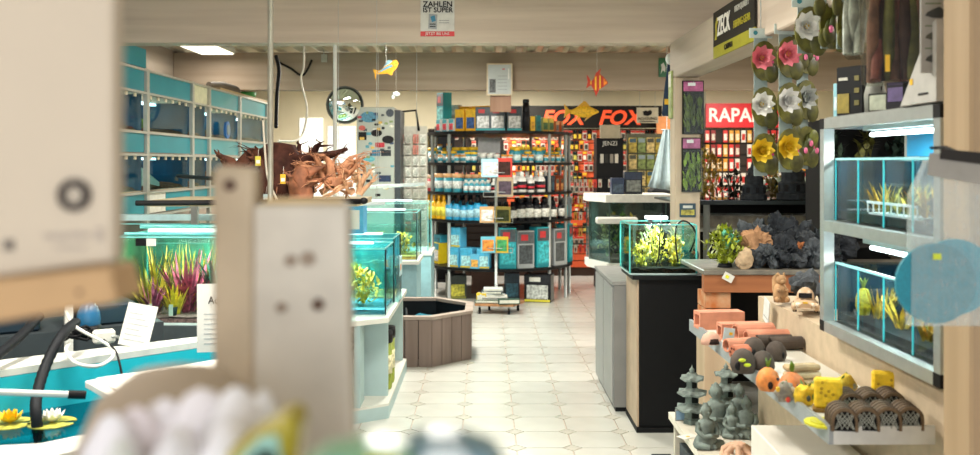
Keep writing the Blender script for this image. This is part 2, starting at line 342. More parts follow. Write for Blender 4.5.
# ---------------------------------------------------------------- planted show tank (left foreground)
st = thing('planted_aquarium', 'large aquarium full of red and green water plants behind the pond', 'aquarium', (-1.8, 4.42, 0), -.04)
tw, td, z0, z1 = .92, .42, .77, 1.19
bx('stand', -.02, -.02, 0, tw+.02, td+.02, z0, M('#3c4548', .6), st)
tank(st, 0, 0, z0, tw, td, z1, GLT, .01, M('#7fd6d2', .2), .93, '#7d5f5c', .05, None, True, '#f0faf7')
bx('back_film', .01, td+.001, z0, tw-.01, td+.012, z1, M('#2c6a5a', .6, 0, .5, 6), st); bx('side_film', -.012, .01, z0, -.001, td, z1, M('#2f5f3c', .6, 0, .5, 6), st)
bx('lamp', .1, td*.45, z1+.012, tw-.1, td*.55, z1+.03, M('#d0ecec', .4, emit=.4), st)
area('tank_glow', (-1.34, 4.6, z1+.008), (.7, .25), 17, (1, 1, .88))
MB().tube([(.05, .03, z1+.016), (tw-.1, .04, z1+.016)], .009, 8).build('cover_bar', M('#5fb4b4', .2), st)
MB().tube([(.0, td*.8, z1+.03), (tw, td*.8, z1+.03)], .012, 8).build('cover_bar', M('#5fb4b4', .2), st)
bx('cover_glass', .02, .05, z1+.007, tw*.8, td*.42, z1+.012, GLASS('#eef9f9', .15), st)
def stplant(nm, lab, x, y, mat, n, hg, sp, w, sd, lean=(.0, .45)):
    o = bush(nm, mat, None, (st.location.x+x, st.location.y+y, z0+.04), n, hg, sp, w, sd, lean); tag(o, lab, 'plant', 'water plants in the show tank')
GR1, GR2, GR3 = M('#948a22', .5, 0, .4, 30), M('#b8962c', .5, 0, .4, 30), M('#6c6a24', .5, 0, .4, 30)
RP, YP = M('#9a3a54', .5, 0, .6, 40), M('#e6c02c', .5, 0, .3, 40)
for i in range(9): stplant('vallisneria', 'tall grassy olive water plant in the show tank', .07+i*.065, .32-.04*(i % 2), (GR1, GR2, GR3)[i % 3], 24, .34, .06, .014, 20+i, (0, .2))
for i in range(5): stplant('water_plant', 'bushy olive water plant at the back of the show tank', .1+i*.12, .22+.04*(i % 2), (GR2, GR3)[i % 2], 26, .2, .06, .02, 60+i, (.1, .7))
stplant('red_plant', 'tall red-leaved water plant in the show tank', .31, .16, RP, 40, .33, .07, .024, 31, (.0, .6))
stplant('red_plant_small', 'small red water plant in a weighted pot in the show tank', .17, .09, M('#8a3454', .5, 0, .5, 40), 22, .18, .04, .02, 32, (0, .6))
stplant('yellow_plant', 'bright yellow water plant in a small pot in the show tank',   .28, .07, YP, 34, .17, .04, .018, 33, (0, .5))
stplant('dark_plant', 'dark green fern-like water plant in the show tank', .47, .2, M('#1d4a40', .5, 0, .4, 30), 26, .32, .07, .03, 34, (0, .5))
for (x, y, c) in ((.17, .07, '#1c2a2e'), (.28, .045, '#1c2a2e')):
    t = thing('plant_pot', 'little black plant pot with white tag in the show tank', 'plant pot', (st.location.x+x, st.location.y+y, z0+.03), 0, 'plant pots in the show tank')
    MB().lathe([(0, 0), (.018, 0), (.024, .05), (.02, .05), (.016, .045), (0, .045)], 10).build('pot', M(c, .5), t); MB().box(-.01, -.03, .01, .01, -.027, .065).build('tag', WHITE, t)
q = P(146, 241, 4.5); t = thing('tank_thermometer', 'black and white thermometer strip on the show tank glass', 'thermometer', P(146, 246, 4.4))
MB().box(-.05, 0, 0, 0, .006, .035).build('black_half', BLACK, t); MB().box(.002, 0, 0, .045, .006, .035).build('white_half', WHITE, t)
# second open tank behind
t2 = thing('glass_tank', 'shallow open glass tank behind the planted show tank', 'aquarium', (-2.42, 5.37, 0), 0)
bx('stand', 0, 0, 0, 1.05, .6, .86, M('#55686c', .6), t2); tank(t2, 0, 0, .86, 1.05, .6, 1.19, GLT, .01, M('#7fd6d2', .2), .7, '#7a8a6a', .04)
bx('lamp_hood', .12, .2, 1.2, .95, .3, 1.235, M('#c4e6ea', .3), t2)
leafy('float_plant', M('#c2a818', .5, 0, .4, 30), None, (-1.75, 5.6, 1.07), 60, .1, .1, .07, .03, 5); tag(bpy.data.objects['float_plant'], 'yellow floating plant in the shallow glass tank', 'plant')
# ---------------------------------------------------------------- octagonal pond
def octo(cx, cy, a, b=None):
    s = a*math.tan(PI/8); b = b or a; s2 = b*math.tan(PI/8)
    return [(cx-s, cy-b), (cx+s, cy-b), (cx+a, cy-s2), (cx+a, cy+s2), (cx+s, cy+b), (cx-s, cy+b), (cx-a, cy+s2), (cx-a, cy-s2)]
pc = (-1.12, 2.85, 0)   # centre
def ring(mb, o, i, z0, z1):
    n = len(o); vs = [(*p, z) for z in (z0, z1) for p in o]+[(*p, z) for z in (z0, z1) for p in i]; f = []
    for k in range(n):
        l = (k+1) % n
        f += [(k, l, n+l, n+k), (2*n+l, 2*n+k, 3*n+k, 3*n+l), (n+k, n+l, 3*n+l, 3*n+k), (l, k, 2*n+k, 2*n+l)]
    mb.add(vs, f); return mb
pond = thing('display_pond', 'turquoise raised display pond with white ledge, hoses and lilies', 'pond', (0, 0, 0))
PB = M('#24b4c4', .35, 0, .05, 4)
outer = [(-1.75, 2.05), (-1.02, 2.18), (-.82, 2.4), (-.78, 3.4), (-1.0, 3.78), (-1.75, 3.2), (-2.3, 3.0), (-2.3, 2.2)]
inner = [(-1.7, 2.16), (-1.1, 2.27), (-.92, 2.45), (-.9, 3.3), (-1.05, 3.62), (-1.72, 2.98), (-2.2, 2.85), (-2.2, 2.26)]
ring(MB(), outer, [(p[0]*.999, p[1]) for p in inner], .0, .83).build('basin_wall', PB, pond)
ring(MB(), [(p[0], p[1]) for p in outer], inner, .832, .856).build('ledge', M('#cfd0c8', .45), pond)
MB().prism(inner, .6, .62).build('basin_floor', PB, pond)
MB().prism([(p[0]*.998+.0, p[1]) for p in inner], .696, .70).build('water', GLASS('#7fdce0', .05), pond)
def lily(lab, x, y, z, c, s=.045):
    t = thing('water_lily', lab, 'water lily', (x, y, z), random.random())
    pm = MB(); pts = [(0, 0)]+[(s*1.5*math.cos(a), s*1.5*math.sin(a)) for a in [.25+i*(2*PI-.5)/18 for i in range(19)]]; pm.prism(pts, 0, .003); pm.build('lily_pad', M('#b3b04a', .5, 0, .4, 40), t)
    for ringi, (n, ln, le) in enumerate(((10, s*1.1, 1.15), (8, s*.95, .75), (6, s*.8, .35))):
        for i in range(n):
            m = MB().blade((0, 0, .004), 2*PI*i/n+ringi*.3, ln, s*.5, le, -.25, 3); m.build('petal', M(c, .5, 0, .05, 20), t)
    MB().ell((0, 0, .014), (s*.2, s*.2, .012), 8, 6).build('stamen', M('#e0b422', .6), t)
    return t
wy = .70
def onwater(px, py): d = (H-wy)*F/(py-VY); return (XD(px, d), d, wy)
lily('yellow artificial water lily floating on the pond', *onwater(10, 424), '#ecc21c', .05)
lily('white artificial water lily floating on the pond', *onwater(52, 423), '#f2efe6', .05)
q = onwater(56, 433)
leafy('pond_weed', M('#1d5a52', .5, 0, .3, 30), None, (q[0], q[1], .65), 40, .12, .12, .015, .012, 3); tag(bpy.data.objects['pond_weed'], 'dark green weed under the pond water', 'plant')
# hoses, pump and cables on the ledge
zl = .856
def onz(px, py, z): d = (H-z)*F/(py-VY); return Vector((XD(px, d), d, z))
HOSE = M('#14171b', .6, 0, .3, 200)
def hose(name, lab, pts, r, mat=HOSE, ridges=False, n=10):
    pts = [Vector(p) for p in pts]; sm = []
    for i in range(len(pts)-1):
        p0, p1, p2, p3 = pts[max(i-1, 0)], pts[i], pts[i+1], pts[min(i+2, len(pts)-1)]
        for k in range(10):
            u = k/10; sm.append(.5*((2*p1)+(p2-p0)*u+(2*p0-5*p1+4*p2-p3)*u*u+(3*p1-p0-3*p2+p3)*u**3))
    sm.append(pts[-1])
    rr = [r*(1+(.10 if (i % 2 and ridges) else 0)) for i in range(len(sm))]
    return tag(MB().tube(sm, rr, n).build(name, mat), lab, 'hose')
hose('ribbed_hose', 'thick black ribbed hose running down into the pond', [P(76, 322, 3.35), P(62, 335, 3.2), P(46, 365, 3.1), P(37, 395, 3.0), P(36, 415, 2.95), (P(40, 432, 2.95).x, 2.95, .65)], .017, HOSE, True, 12)
hose('ribbed_hose', 'short black ribbed hose lying over the pond ledge', [P(-6, 358, 3.05), P(16, 340, 3.2), P(40, 316, 3.4)], .016, HOSE, True, 12)
hose('white_cable', 'white cable looped over the pond ledge', [P(66, 312, 3.5), P(76, 327, 3.3), P(108, 345, 3.28), P(113, 356, 3.15), P(98, 366, 3.05), P(76, 363, 3.05), P(66, 350, 3.12), P(70, 343, 3.3)], .006, WHITE)
hose('black_cable', 'thin black cable hanging over the pond ledge', [P(104, 340, 3.36), P(116, 352, 3.2), P(122, 375, 3.15)], .004, BLACK)
hose('white_pipe', 'white rigid pipe across the pond with black end', [P(-10, 392, 2.5), P(70, 394.5, 2.6)], .009, WHITE)
hose('pipe_sleeve', 'black sleeve on the end of the white pond pipe', [P(68, 394.4, 2.6), P(86, 395, 2.62)], .012, BLACK)
pm = thing('pond_pump', 'blue and black pond pump with coiled lead on the ledge', 'pump', onz(82, 340, zl))
MB().ell((.0, .06, .07), (.045, .05, .075), 12, 8).build('body', M('#1f5f86', .35), pm); MB().lathe([(.05, 0), (.055, .03), (.05, .05), (0, .05)], 14, (0, .05, 0)).build('foot', BLACK, pm)
cl = MB()
for i in range(4): cl.tube([(.05*math.cos(a+i)-.02, -.0+.03*math.sin(a+i), .012+i*.012+.01*math.sin(3*a)) for a in [2*PI*k/14 for k in range(15)]], .006, 6)
cl.build('lead_coil', BLACK, pm)
pl = thing('power_plug', 'white plug lying on the pond ledge', 'plug', onz(104, 343, zl)); MB().box(-.04, -.02, 0, .04, .03, .05).xf(Matrix.Rotation(.5, 4, 'Z')).build('body', WHITE, pl, bev=.008)
MB().cyl((.03, .0, .025), (.06, -.01, .025), .006).build('pin', STEEL, pl)
t = thing('price_card', 'white printed price card leaning on the pond ledge', 'sign', onz(135, 347, zl), -.1)
cm = MB().box(-.07, 0, 0, .05, .003, .16); cm.xf(Matrix.Rotation(-.25, 4, 'X') @ Matrix.Rotation(.15, 4, 'Y')); cm.build('card', WHITE, t)
for i in range(6):
    MB().box(-.055, -.001, .02+i*.02, .03-(i % 3)*.015, 0, .024+i*.02).xf(Matrix.Rotation(-.25, 4, 'X') @ Matrix.Rotation(.15, 4, 'Y')).build('printed_line', M('#a8acae', .6), t)
t = thing('paper_sign', 'white printed paper sign with the heading Aquarium on the pond ledge', 'sign', onz(218, 352, zl), .12)
MB().box(-.075, 0, 0, .14, .004, .25).build('sheet', WHITE, t)
text('Aquarium', .04, BLACK, t, (-.035, -.0025, .19), align='LEFT', sx=.8)
for i in range(7): MB().box(-.05, -.0012, .03+i*.018, .11-(i*37 % 5)*.01, 0, .033+i*.018).build('printed_line', M('#9a9ea0', .6), t)
# equipment behind the ledge: cabinets in the dark gap under the tanks
t = thing('equipment_shelf', 'dark filter equipment shelf behind the pond ledge', 'shelf', (-2.14, 3.48, 0), .6)
bx('case', 0, 0, 0, .9, .4, .86, M('#2a3236', .7), t); bx('white_post', .12, -.03, 0, .15, 0, 1.1, WHITE, t); bx('white_post', .5, -.03, 0, .53, 0, 1.1, WHITE, t)
MB().box(.2, .05, .86, .42, .3, .98).build('filter_box', M('#22303a', .4), t, bev=.01); MB().box(.55, .05, .86, .8, .3, .95).build('filter_box', M('#1e3440', .4), t, bev=.01)
# white carton on the pond rim
t = thing('foam_board', 'white flat foam board lying across the pond rim beside the lilies', 'board', (-.93, 2.42, zl), .0)
MB().prism([(-.305, .41), (-.02, .08), (.31, .43), (.08, .78)], 0, .022).build('board', M('#dcd8d0', .6), t, bev=.003)
MB().prism([(-.27, .41), (-.02, .12), (.27, .43), (.075, .73)], .0221, .03).build('lid', M('#efece4', .6), t)
# ---------------------------------------------------------------- root shelf
RZ = 1.355
rs = thing('root_shelf', 'shelf with a dark front edge carrying driftwood roots', 'shelf', (0, 0, 0))
bx('board', -1.75, 4.75, RZ-.03, -.66, 5.35, RZ, M('#c9b894', .6), rs); 
MB().tube([(-1.8, 4.73, RZ-.012), (-.64, 4.73, RZ-.004)], .014, 8).build('front_rod', BLACK, rs)
MB().ell((-.625, 4.73, RZ), (.022, .018, .018), 10, 6).build('rod_knob', BLACK, rs)
for x, y in ((-1.7, 5.3), (-.93, 5.3)): bx('leg', x, y, 0, x+.035, y+.035, RZ-.03, ALU, rs)
def pole(name, lab, px, d, z0, z1, r, mat):
    return tag(MB().cyl((0, 0, 0), (0, 0, z1-z0), r).build(name, mat, None, (XD(px, d), d, z0)), lab, 'pole')
pole('steel_pole', 'tall steel pole in front of the timber cross beam', 270.5, 4.72, 0, 2.66, .015, M('#a9a598', .35, .6))
pole('white_pole', 'white support pole under the cross beam by the mirror', 335, 5.98, 0, 2.322, .013, WHITE)
rootm = [M('#5a3220', .8, 0, .4, 18, .6), M('#3c2018', .85, 0, .4, 18, .6), M('#b07a58', .8, 0, .35, 18, .5), M('#c49874', .8, 0, .35, 18, .5), M('#7a4a30', .8, 0, .4, 18, .6)]
def root(lab, x, y, hgt, sp, seed, mat, n=6, r=.035, trunk=True):
    rnd = random.Random(seed); mb = MB()
    def br(p, d, ln, r, lev):
        pts = [p.copy()]; rr = [r]; k = 5
        for i in range(k):
            d = (d+Vector((rnd.uniform(-.45, .45), rnd.uniform(-.45, .45), rnd.uniform(-.3, .25)))).normalized(); p = p+d*ln/k
            p.z = max(p.z, r*.5); pts.append(p.copy()); rr.append(r*(1-.8*(i+1)/k))
            if lev > 0 and rnd.random() < .5: br(p.copy(), (d+Vector((rnd.uniform(-1, 1), rnd.uniform(-1, 1), rnd.uniform(-.5, .8)))).normalized(), ln*.55, r*(1-.75*(i+1)/k)*.75, lev-1)
        mb.tube(pts, rr, 7)
    if trunk:
        vs = MB()
        mb.lathe([(sp*.42, 0), (sp*.46, hgt*.15), (sp*.4, hgt*.4), (sp*.33, hgt*.62), (sp*.2, hgt*.85), (sp*.06, hgt)], 11, (0, 0, 0), True)
        k0 = 0
        mb.v = [(v[0]*(1+.5*noise.noise(Vector(v)*14+Vector((seed, 0, 0))))+.15*sp*noise.noise(Vector((seed, v[2]*8, 2))), v[1]*(1+.5*noise.noise(Vector(v)*14)), v[2]) for v in mb.v]
    for i in range(n):
        a = 2*PI*i/n+rnd.uniform(-.4, .4); el = rnd.uniform(-.1, 1.1)
        br(Vector((sp*.15*math.cos(a), sp*.15*math.sin(a), hgt*rnd.uniform(.1, .6))), Vector((math.cos(a)*math.cos(el), math.sin(a)*math.cos(el)*.6, math.sin(el))), hgt*rnd.uniform(.6, 1.0), r*rnd.uniform(.6, 1), 2)
    mb.v = [(v[0], v[1]*.8, v[2] if v[2] < hgt*.85 else hgt*.85+(v[2]-hgt*.85)*.28) for v in mb.v]
    return tag(mb.build('driftwood_root', mat, None, (x, y, RZ)), lab, 'driftwood')
root('dark brown driftwood root leaning left beside the cream bracket', XD(252, 4.95), 4.95, .31, .22, 3, rootm[0], 4, .05)
root('massive dark chocolate driftwood stump behind the steel pole', XD(279, 5.0), 5.0, .345, .42, 5, rootm[1], 5, .055)
root('forked mid-brown driftwood root with a yellow tag', XD(300, 4.83), 4.83, .2, .14, 8, rootm[4], 5, .045)
root('pale tan driftwood root of many thin twigs', XD(333, 4.95), 4.95, .27, .2, 11, rootm[2], 13, .03, False)
root('light sandy driftwood tangle at the shelf end', XD(356, 4.92), 4.92, .19, .16, 14, rootm[3], 9, .02, False)
root('pale driftwood twigs behind the tan root', XD(316, 5.2), 5.2, .25, .2, 17, rootm[3], 9, .02, False)
for (px, py, c, dd) in ((258, 160, '#c8b83a', 4.8), (266, 198, '#b9d0d0', 4.76), (283, 178, '#d8a81c', 4.78)):
    q = P(px, py, dd); t = thing('price_tag', 'small price tag hanging on a driftwood root', 'price tag', (q.x, dd, q.z-.03), .2, 'price tags on the roots')
    MB().box(-.014, 0, 0, .014, .002, .05).build('card', M(c, .6), t); MB().box(-.01, -.001, .012, .01, 0, .03).build('print', WHITE, t); MB().cyl((0, .001, .05), (.003, .02, .09), .001, n=5).build('string', WHITE, t)
# reflector lamps hanging above the tanks
for i, (px0, py0, px1, py1, d) in enumerate(((370, 187, 425, 184, 6.2), (330, 205, 385, 203, 5.6))):
    t = thing('tube_lamp', ('clear tube lamp hanging over the far row of tanks', 'clear tube lamp hanging over the near row of tanks')[i], 'lamp', P(px0, py0, d))
    v = P(px1, py1, d)-P(px0, py0, d); MB().tube([(0, 0, 0), v], .012, 8).build('tube', M('#d8e2e0', .2, emit=.3), t)
    for u in (.15, .85): MB().cyl(v*u, v*u+Vector((0, 0, ZC-t.location.z-.03)), .0015, n=5).build('wire', ALU, t)
# ---------------------------------------------------------------- left aisle tank cabinets
LB = M('#a9c0c0', .5, 0, .05, 6); CT = M('#d3d2c8', .45, 0, .04, 8)
t = thing('tank_cabinet', 'pale blue-grey open cabinet with white top on the left of the aisle', 'cabinet', (0, 0, 0))
def poly_off(p, z0, z1): return MB().prism(p, z0, z1)
foot = [(-1.35, 5.35), (-.78, 5.44), (-.585, 5.57), (-.585, 6.85), (-1.35, 6.85)]
poly_off(foot, 0, .075).build('plinth', LB, t); poly_off(foot, .0752, .09).build('bottom_shelf', CT, t); poly_off(foot, .58, .61).build('top', CT, t)
bx('upright', -.78, 5.46, .09, -.745, 5.66, .58, LB, t); bx('upright', -.76, 5.75, .09, -.61, 5.79, .58, LB, t); bx('upright', -.76, 6.78, .09, -.61, 6.82, .58, LB, t); bx('back', -1.33, 6.6, .09, -1.3, 6.8, .58, LB, t); bx('inner_panel', -.80, 5.8, .09, -.77, 6.8, .58, M('#c8c6bc', .5), t)
wb = thing('white_tub', 'white plastic bag-lined tub in front of the blue-grey cabinet', 'tub', (-.96, 5.43, .09)); MB().lathe([(0, 0), (.14, 0), (.17, .36), (.165, .36), (.135, .02), (0, .02)], 8, (0, .12, 0), False).build('tub', M('#d9dad6', .5), wb)
MB().lathe([(.168, .33), (.18, .36), (.172, .42), (.15, .44)], 14, (0, .12, 0)).build('bag', GLASS('#e4e8e8', .25, .3), wb)
bk = thing('food_tub', 'olive green food tub with black lid inside the cabinet', 'tub', (-.665, 5.95, .09)); MB().lathe([(0, 0), (.058, 0), (.062, .02), (.062, .3), (0, .3)], 14).build('tub', M('#8c9a2a', .5, 0, .3, 30), bk)
MB().lathe([(.066, .3), (.068, .32), (.066, .37), (0, .375)], 14).build('lid', BLACK, bk); MB().lathe([(.0635, .1), (.0635, .22)], 14).build('label', M('#d8d0a8', .6, 0, .4, 40), bk)
bk2 = dup(bk, (-.665, 6.12, .09)); bk2['label'] = 'olive green food tub behind the other in the cabinet'
# tanks
DK = M('#12262a', .4)
def bigtank(name, lab, x0, y0, z0, w, d, h_, seal, grav, wt, back, lvl=.8):
    t = thing('glass_aquarium', lab, 'aquarium', (x0, y0, z0)); tank(t, 0, 0, 0, w, d, h_, GLT, .009, M('#8ad6d2', .2), lvl, grav, .05, seal, True, wt)
    bx('lamp', w*.15, d*.45, h_+.012, w*.85, d*.55, h_+.026, M('#dff6ff', .3, emit=1.2), t)
    area('aisle_tank_light', (x0+w/2, y0+d/2, z0+h_+.008), (w*.7, d*.3), 10, (.85, 1, .97))
    if back: bx('back_panel', .01, d+.001, 0, w-.01, d+.01, h_, M(back, .6, 0, .3, 8), t)
    return t
bigtank('a', 'nearest glass aquarium with black corners and yellow plants on the blue-grey cabinet', -1.3, 5.62, .61, .69, .5, .41, DK, '#4a9ab0', '#f0faf9', None)
bigtank('b', 'second glass aquarium with a bag against its side on the blue-grey cabinet', -1.3, 6.15, .61, .69, .45, .43, DK, '#a58a4c', '#f0faf9', '#2a8f98')
for (x, y, n, c, s, g) in ((-1.0, 5.85, 140, '#b4a42c', 1, .045), (-.78, 5.85, 140, '#c2ac2c', 2, .045), (-.9, 6.35, 80, '#c2a82c', 3, .045)):
    tag(leafy('tank_plant', M(c, .6, 0, .4, 40), None, (x, y, .61+g), n, .12, .12, .2, .03, s), 'bushy yellow-green plant in the aisle aquarium', 'plant', 'plants in the aisle tanks')
bg = thing('plastic_bag', 'clear plastic bag with printed label hanging against the aquarium side', 'bag', (-.6, 6.2, .61)); MB().box(.0, 0, 0, .02, .2, .3).build('bag', GLASS('#cfe8ea', .2, .25), bg); MB().box(.02, .02, .17, .023, .18, .3).build('label', M('#bfe2ea', .5, 0, .4, 30), bg)
MB().box(.021, .05, .21, .025, .11, .25).build('print', M('#e08a4a', .5), bg)
tc = thing('tank_cabinet', 'pale blue cabinet with grey top behind the brown tub', 'cabinet', (0, 0, 0)); bx('body', -1.45, 8.05, 0, -.6, 8.6, .66, M('#8fb4ba', .5), tc); bx('top', -1.47, 8.03, .66, -.58, 8.62, .69, CT, tc); bx('door_gap', -.93, 8.045, .05, -.925, 8.05, .62, DARK, tc)
bigtank('c', 'far glass aquarium with yellow plants on the pale blue cabinet', -1.42, 8.07, .69, .82, .5, .42, DK, '#b8a24c', '#e2f3f0', None, .7)
for x in (-.75, -.95): tag(leafy('tank_plant', M('#b79c24', .6, 0, .4, 40), None, (x, 8.3, .73), 110, .14, .14, .17, .03, int(-x*50)), 'yellow bushy plant in the far aisle aquarium', 'plant', 'plants in the far tank')
bigtank('d', 'empty glass aquarium behind the far yellow-planted one', -1.7, 8.85, .69, 1.15, .5, .47, M('#7ab8b4', .3), None, '#e2f3f0', None, 0)
tc2 = thing('tank_cabinet', 'hidden low cabinet under the empty aquarium', 'cabinet', (0, 0, 0)); bx('body', -1.75, 8.83, 0, -.52, 9.38, .66, M('#8fb4ba', .5), tc2); bx('top', -1.76, 8.82, .66, -.51, 9.39, .69, CT, tc2)
tag(leafy('tank_plant_dark', M('#c0961c', .6, 0, .4, 40), None, (-1.05, 6.4, 1.045), 50, .06, .06, .06, .025, 9), 'yellow plant clump on top of the second aisle aquarium', 'plant')
lb = bx('blue_carton', -1.02, 6.25, 1.0685, -.83, 6.45, 1.28, M('#4aa0c8', .5)); tag(lb, 'blue and white carton standing on the second aisle aquarium', 'box')
MB().box(-.08, -.103, .03, .07, -.1005, .16).build('print_panel', WHITE, lb)
# ---------------------------------------------------------------- brown octagonal tub
tb = thing('octagonal_pond_tub', 'brown plank-sided octagonal pond tub with black liner on the floor', 'pond tub', (-.61, 7.46, 0))
oo = octo(0, 0, .5); ii = octo(0, 0, .455); BR = WOOD('#74635a', '#85736a', 'z', 6)
for k in range(8):
    a, b = Vector(oo[k]), Vector(oo[(k+1) % 8]); n = Vector((b-a)).normalized(); nn = Vector((n.y, -n.x)); L_ = (b-a).length; m_ = 4
    for j in range(m_):
        u0 = a+n*(L_*j/m_+.003); u1 = a+n*(L_*(j+1)/m_-.003); iu0 = u0-nn*.03; iu1 = u1-nn*.03
        MB().prism([tuple(u0), tuple(u1), tuple(iu1), tuple(iu0)], .0, .36).build('plank', BR, tb)
ring(MB(), octo(0, 0, .515), octo(0, 0, .45), .362, .385).build('rim', WOOD('#9a8a7e', '#a8988c', 'x', 6), tb)
ring(MB(), octo(0, 0, .462), octo(0, 0, .45), .06, .36).build('liner', M('#15191c', .35), tb); MB().prism(octo(0, 0, .45), .05, .06).build('liner_floor', M('#101416', .35), tb)
MB().prism(octo(0, 0, .448), .22, .223).build('water', GLASS('#3f6a72', .12), tb)
q = thing('striped_mat', 'striped black and white hose coil lying in the brown tub', 'hose', (-.78, 7.35, .225), .3)
for i in range(7): MB().tube([(-.16+i*.05, -.1, .02), (-.15+i*.05, .0, .09+.01*i), (-.12+i*.05, .12, .05)], .011, 6).build('coil_turn', (WHITE if i % 2 else BLACK), q)
tag(rock(.07, 44, .5, 2, (1.4, 1, .5)).build('blue_pond_cloth', M('#1d6f84', .5), None, (-.5, 7.75, .225)), 'crumpled blue-green plastic in the brown tub', 'plastic')
# ---------------------------------------------------------------- round shelf unit
GX, GY, GR = .16, 10.92, .88
gz = [.365, .895, 1.205, 1.535, 1.885]
go = thing('round_shelf_unit', 'round five-tier black shelf unit on steel tubes full of fish care products', 'shelf unit', (GX, GY, 0))
for z in gz: MB().lathe([(0, -.012), (GR-.01, -.012), (GR, -.006), (GR, .02), (0, .02)], 32, (0, 0, z), False).build('shelf', M('#17181a', .4), go)
for a in (-42, 42, -66, 66, -115, 115, -150, 150, -90, 90):
    r = math.radians(a); p = (math.sin(r)*(GR-.04), -math.cos(r)*(GR-.04))
    MB().cyl((*p, 0), (*p, 2.0 if abs(a) > 100 else 1.9), .02, n=10).build('tube_post', STEEL, go)
def gon(px, z, rr):
    # point on the front arc of radius rr seen at picture column px
    k = (px-VX)/F; A = k*k+1; B = -2*(k*GX+GY); C = GX*GX+GY*GY-rr*rr; D = max(0, B*B-4*A*C); y = (-B-math.sqrt(D))/(2*A)
    return (k*y, y, z+.0205)
def face(p): return math.atan2(p[0]-GX, GY-p[1])
def bottle(lab, grp, body, cap, lb, r, h_, caph=.2, sq=.7, neck=.5, n=10, lb2=None):
    t = thing('bottle', lab, 'bottle', (0, 0, -9), 0, grp); hb = h_*(1-caph)
    bd = MB().lathe([(0, 0), (r*.95, 0), (r, .006), (r, hb*.82), (r*neck, hb), (0, hb)], n, sq=sq).build('body', M(body, .35), t)
    MB().lathe([(r*neck*1.05, hb-.001), (r*neck*1.05, h_*.97), (r*neck*.9, h_), (0, h_)], n, sq=sq).build('cap', M(cap, .4), t)
    MB().lathe([(r*1.015, hb*.18), (r*1.015, hb*.68)], n, sq=sq).build('label', M(lb, .45, 0, .35, 60), bd)
    if lb2: MB().lathe([(r*1.03, hb*.3), (r*1.03, hb*.45)], n, sq=sq).build('label_band', M(lb2, .45), bd)
    return t
def can(lab, grp, body, lidc, r, h_, lb):
    t = thing('can', lab, 'can', (0, 0, -9), 0, grp)
    MB().lathe([(0, 0), (r, 0), (r, h_*.78), (0, h_*.78)], 10).build('body', M(body, .4), t); MB().lathe([(r*1.06, h_*.78), (r*1.06, h_), (0, h_)], 10).build('lid', M(lidc, .4), t)
    MB().lathe([(r*1.015, h_*.2), (r*1.015, h_*.6)], 10).build('label', M(lb, .45, 0, .4, 70), t); return t
def carton(lab, grp, w, d, h_, body, panel, strip=None, top=None, logo=None, name='box', cat='box', side=None):
    t = thing(name, lab, cat, (0, 0, -9), 0, grp)
    r_ = t; t = MB().box(-w/2, 0, 0, w/2, d, h_).build('carton', M(body, .45, 0, .04, 20), t, bev=.002)
    if panel: MB().box(-w*.4, -.0025, h_*.12, w*.4, -.0005, h_*.62).build('picture', M(panel, .4, 0, .5, 35), t)
    if strip: MB().box(-w*.48, -.002, h_*.02, w*.48, -.0005, h_*.1).build('strip', M(strip, .4), t)
    if top: MB().box(-w*.48, -.002, h_*.66, w*.48, -.0005, h_*.97).build('header', M(top, .4, 0, .2, 30), t)
    if logo: MB().box(-w*.3, -.0032, h_*.74, w*.12, -.0021, h_*.9).build('logo', M(logo, .4), t)
    if side: MB().box(w/2+.0005, d*.06, h_*.04, w/2+.002, d*.94, h_*.96).build('side_print', M(side, .4, 0, .25, 25), t)
    return r_
used = set()
def put(proto, p, rz=0, sc=None):
    if proto.name not in used:
        used.add(proto.name); proto.location = p; proto.rotation_euler = (0, 0, rz)
        if sc: proto.scale = (sc,)*3
        return proto
    return dup(proto, p, rz, None, sc)
def gput(proto, px, tier, rr=.80, sc=None, dz=0):
    if tier == 4: sc = (sc or 1)*1.17
    p = gon(px, gz[tier]+dz, rr); base = proto['label']; o = put(proto, p, face(p)*.85, sc)
    o['label'] = base.replace(' in the rear row', '')+(' in the rear row' if rr < .73 else ''); return o
# tier 0 (top)
K = carton('tall teal carton with dark header on the top tier', None, .12, .1, .39, '#2a9aa2', '#7ac0be', '#1a7f88', '#2c3a40', '#c0302c'); gput(K, 440, 4, .76)
K = carton('clear packet of grey filter stones on the top tier', None, .13, .05, .27, '#a8a698', '#8d8c7c', None, '#c8c8bc'); gput(K, 454, 4, .6)
sb = carton('small white and turquoise carton on the top tier', 'small cartons on the top tier', .055, .05, .12, '#d6dcda', '#d24a54', '#28a0b0', '#5aa8b4')
for px in (438, 444.5, 451): gput(sb, px, 4, .84)
yb = carton('yellow filter carton with blue picture on the top tier', 'yellow cartons on the top tier', .10, .1, .21, '#e6ac14', '#37568a', None, '#e0b030')
for px in (459.5, 470.5): gput(yb, px, 4, .80)
yb2 = carton('plain yellow carton stacked behind on the top tier', 'rear yellow cartons', .13, .12, .25, '#e2a812', '#c88f10')
for px in (464, 478, 489): gput(yb2, px, 4, .56)
fb = carton('dark grey filter carton with white centre and turquoise foot on the top tier', 'filter cartons on the top tier', .145, .12, .225, '#4a545a', '#e4e6e0', '#28a4ac', '#465058', '#c8343a')
for px in (483, 497.5, 514.5): gput(fb, px, 4, .82)
K = bottle('tall black cylinder bottle with round cap on the top tier', None, '#141416', '#1a1a1c', '#222226', .036, .3, .12, 1, .85); gput(K, 526, 4, .8)
K = carton('slim yellow carton next to the black cylinder', None, .045, .06, .14, '#e8b41c', '#c08a20'); gput(K, 533, 4, .82)
K = carton('slim dark teal carton on the top tier', None, .045, .06, .15, '#1d6f72', '#185a5c'); gput(K, 539, 4, .82)
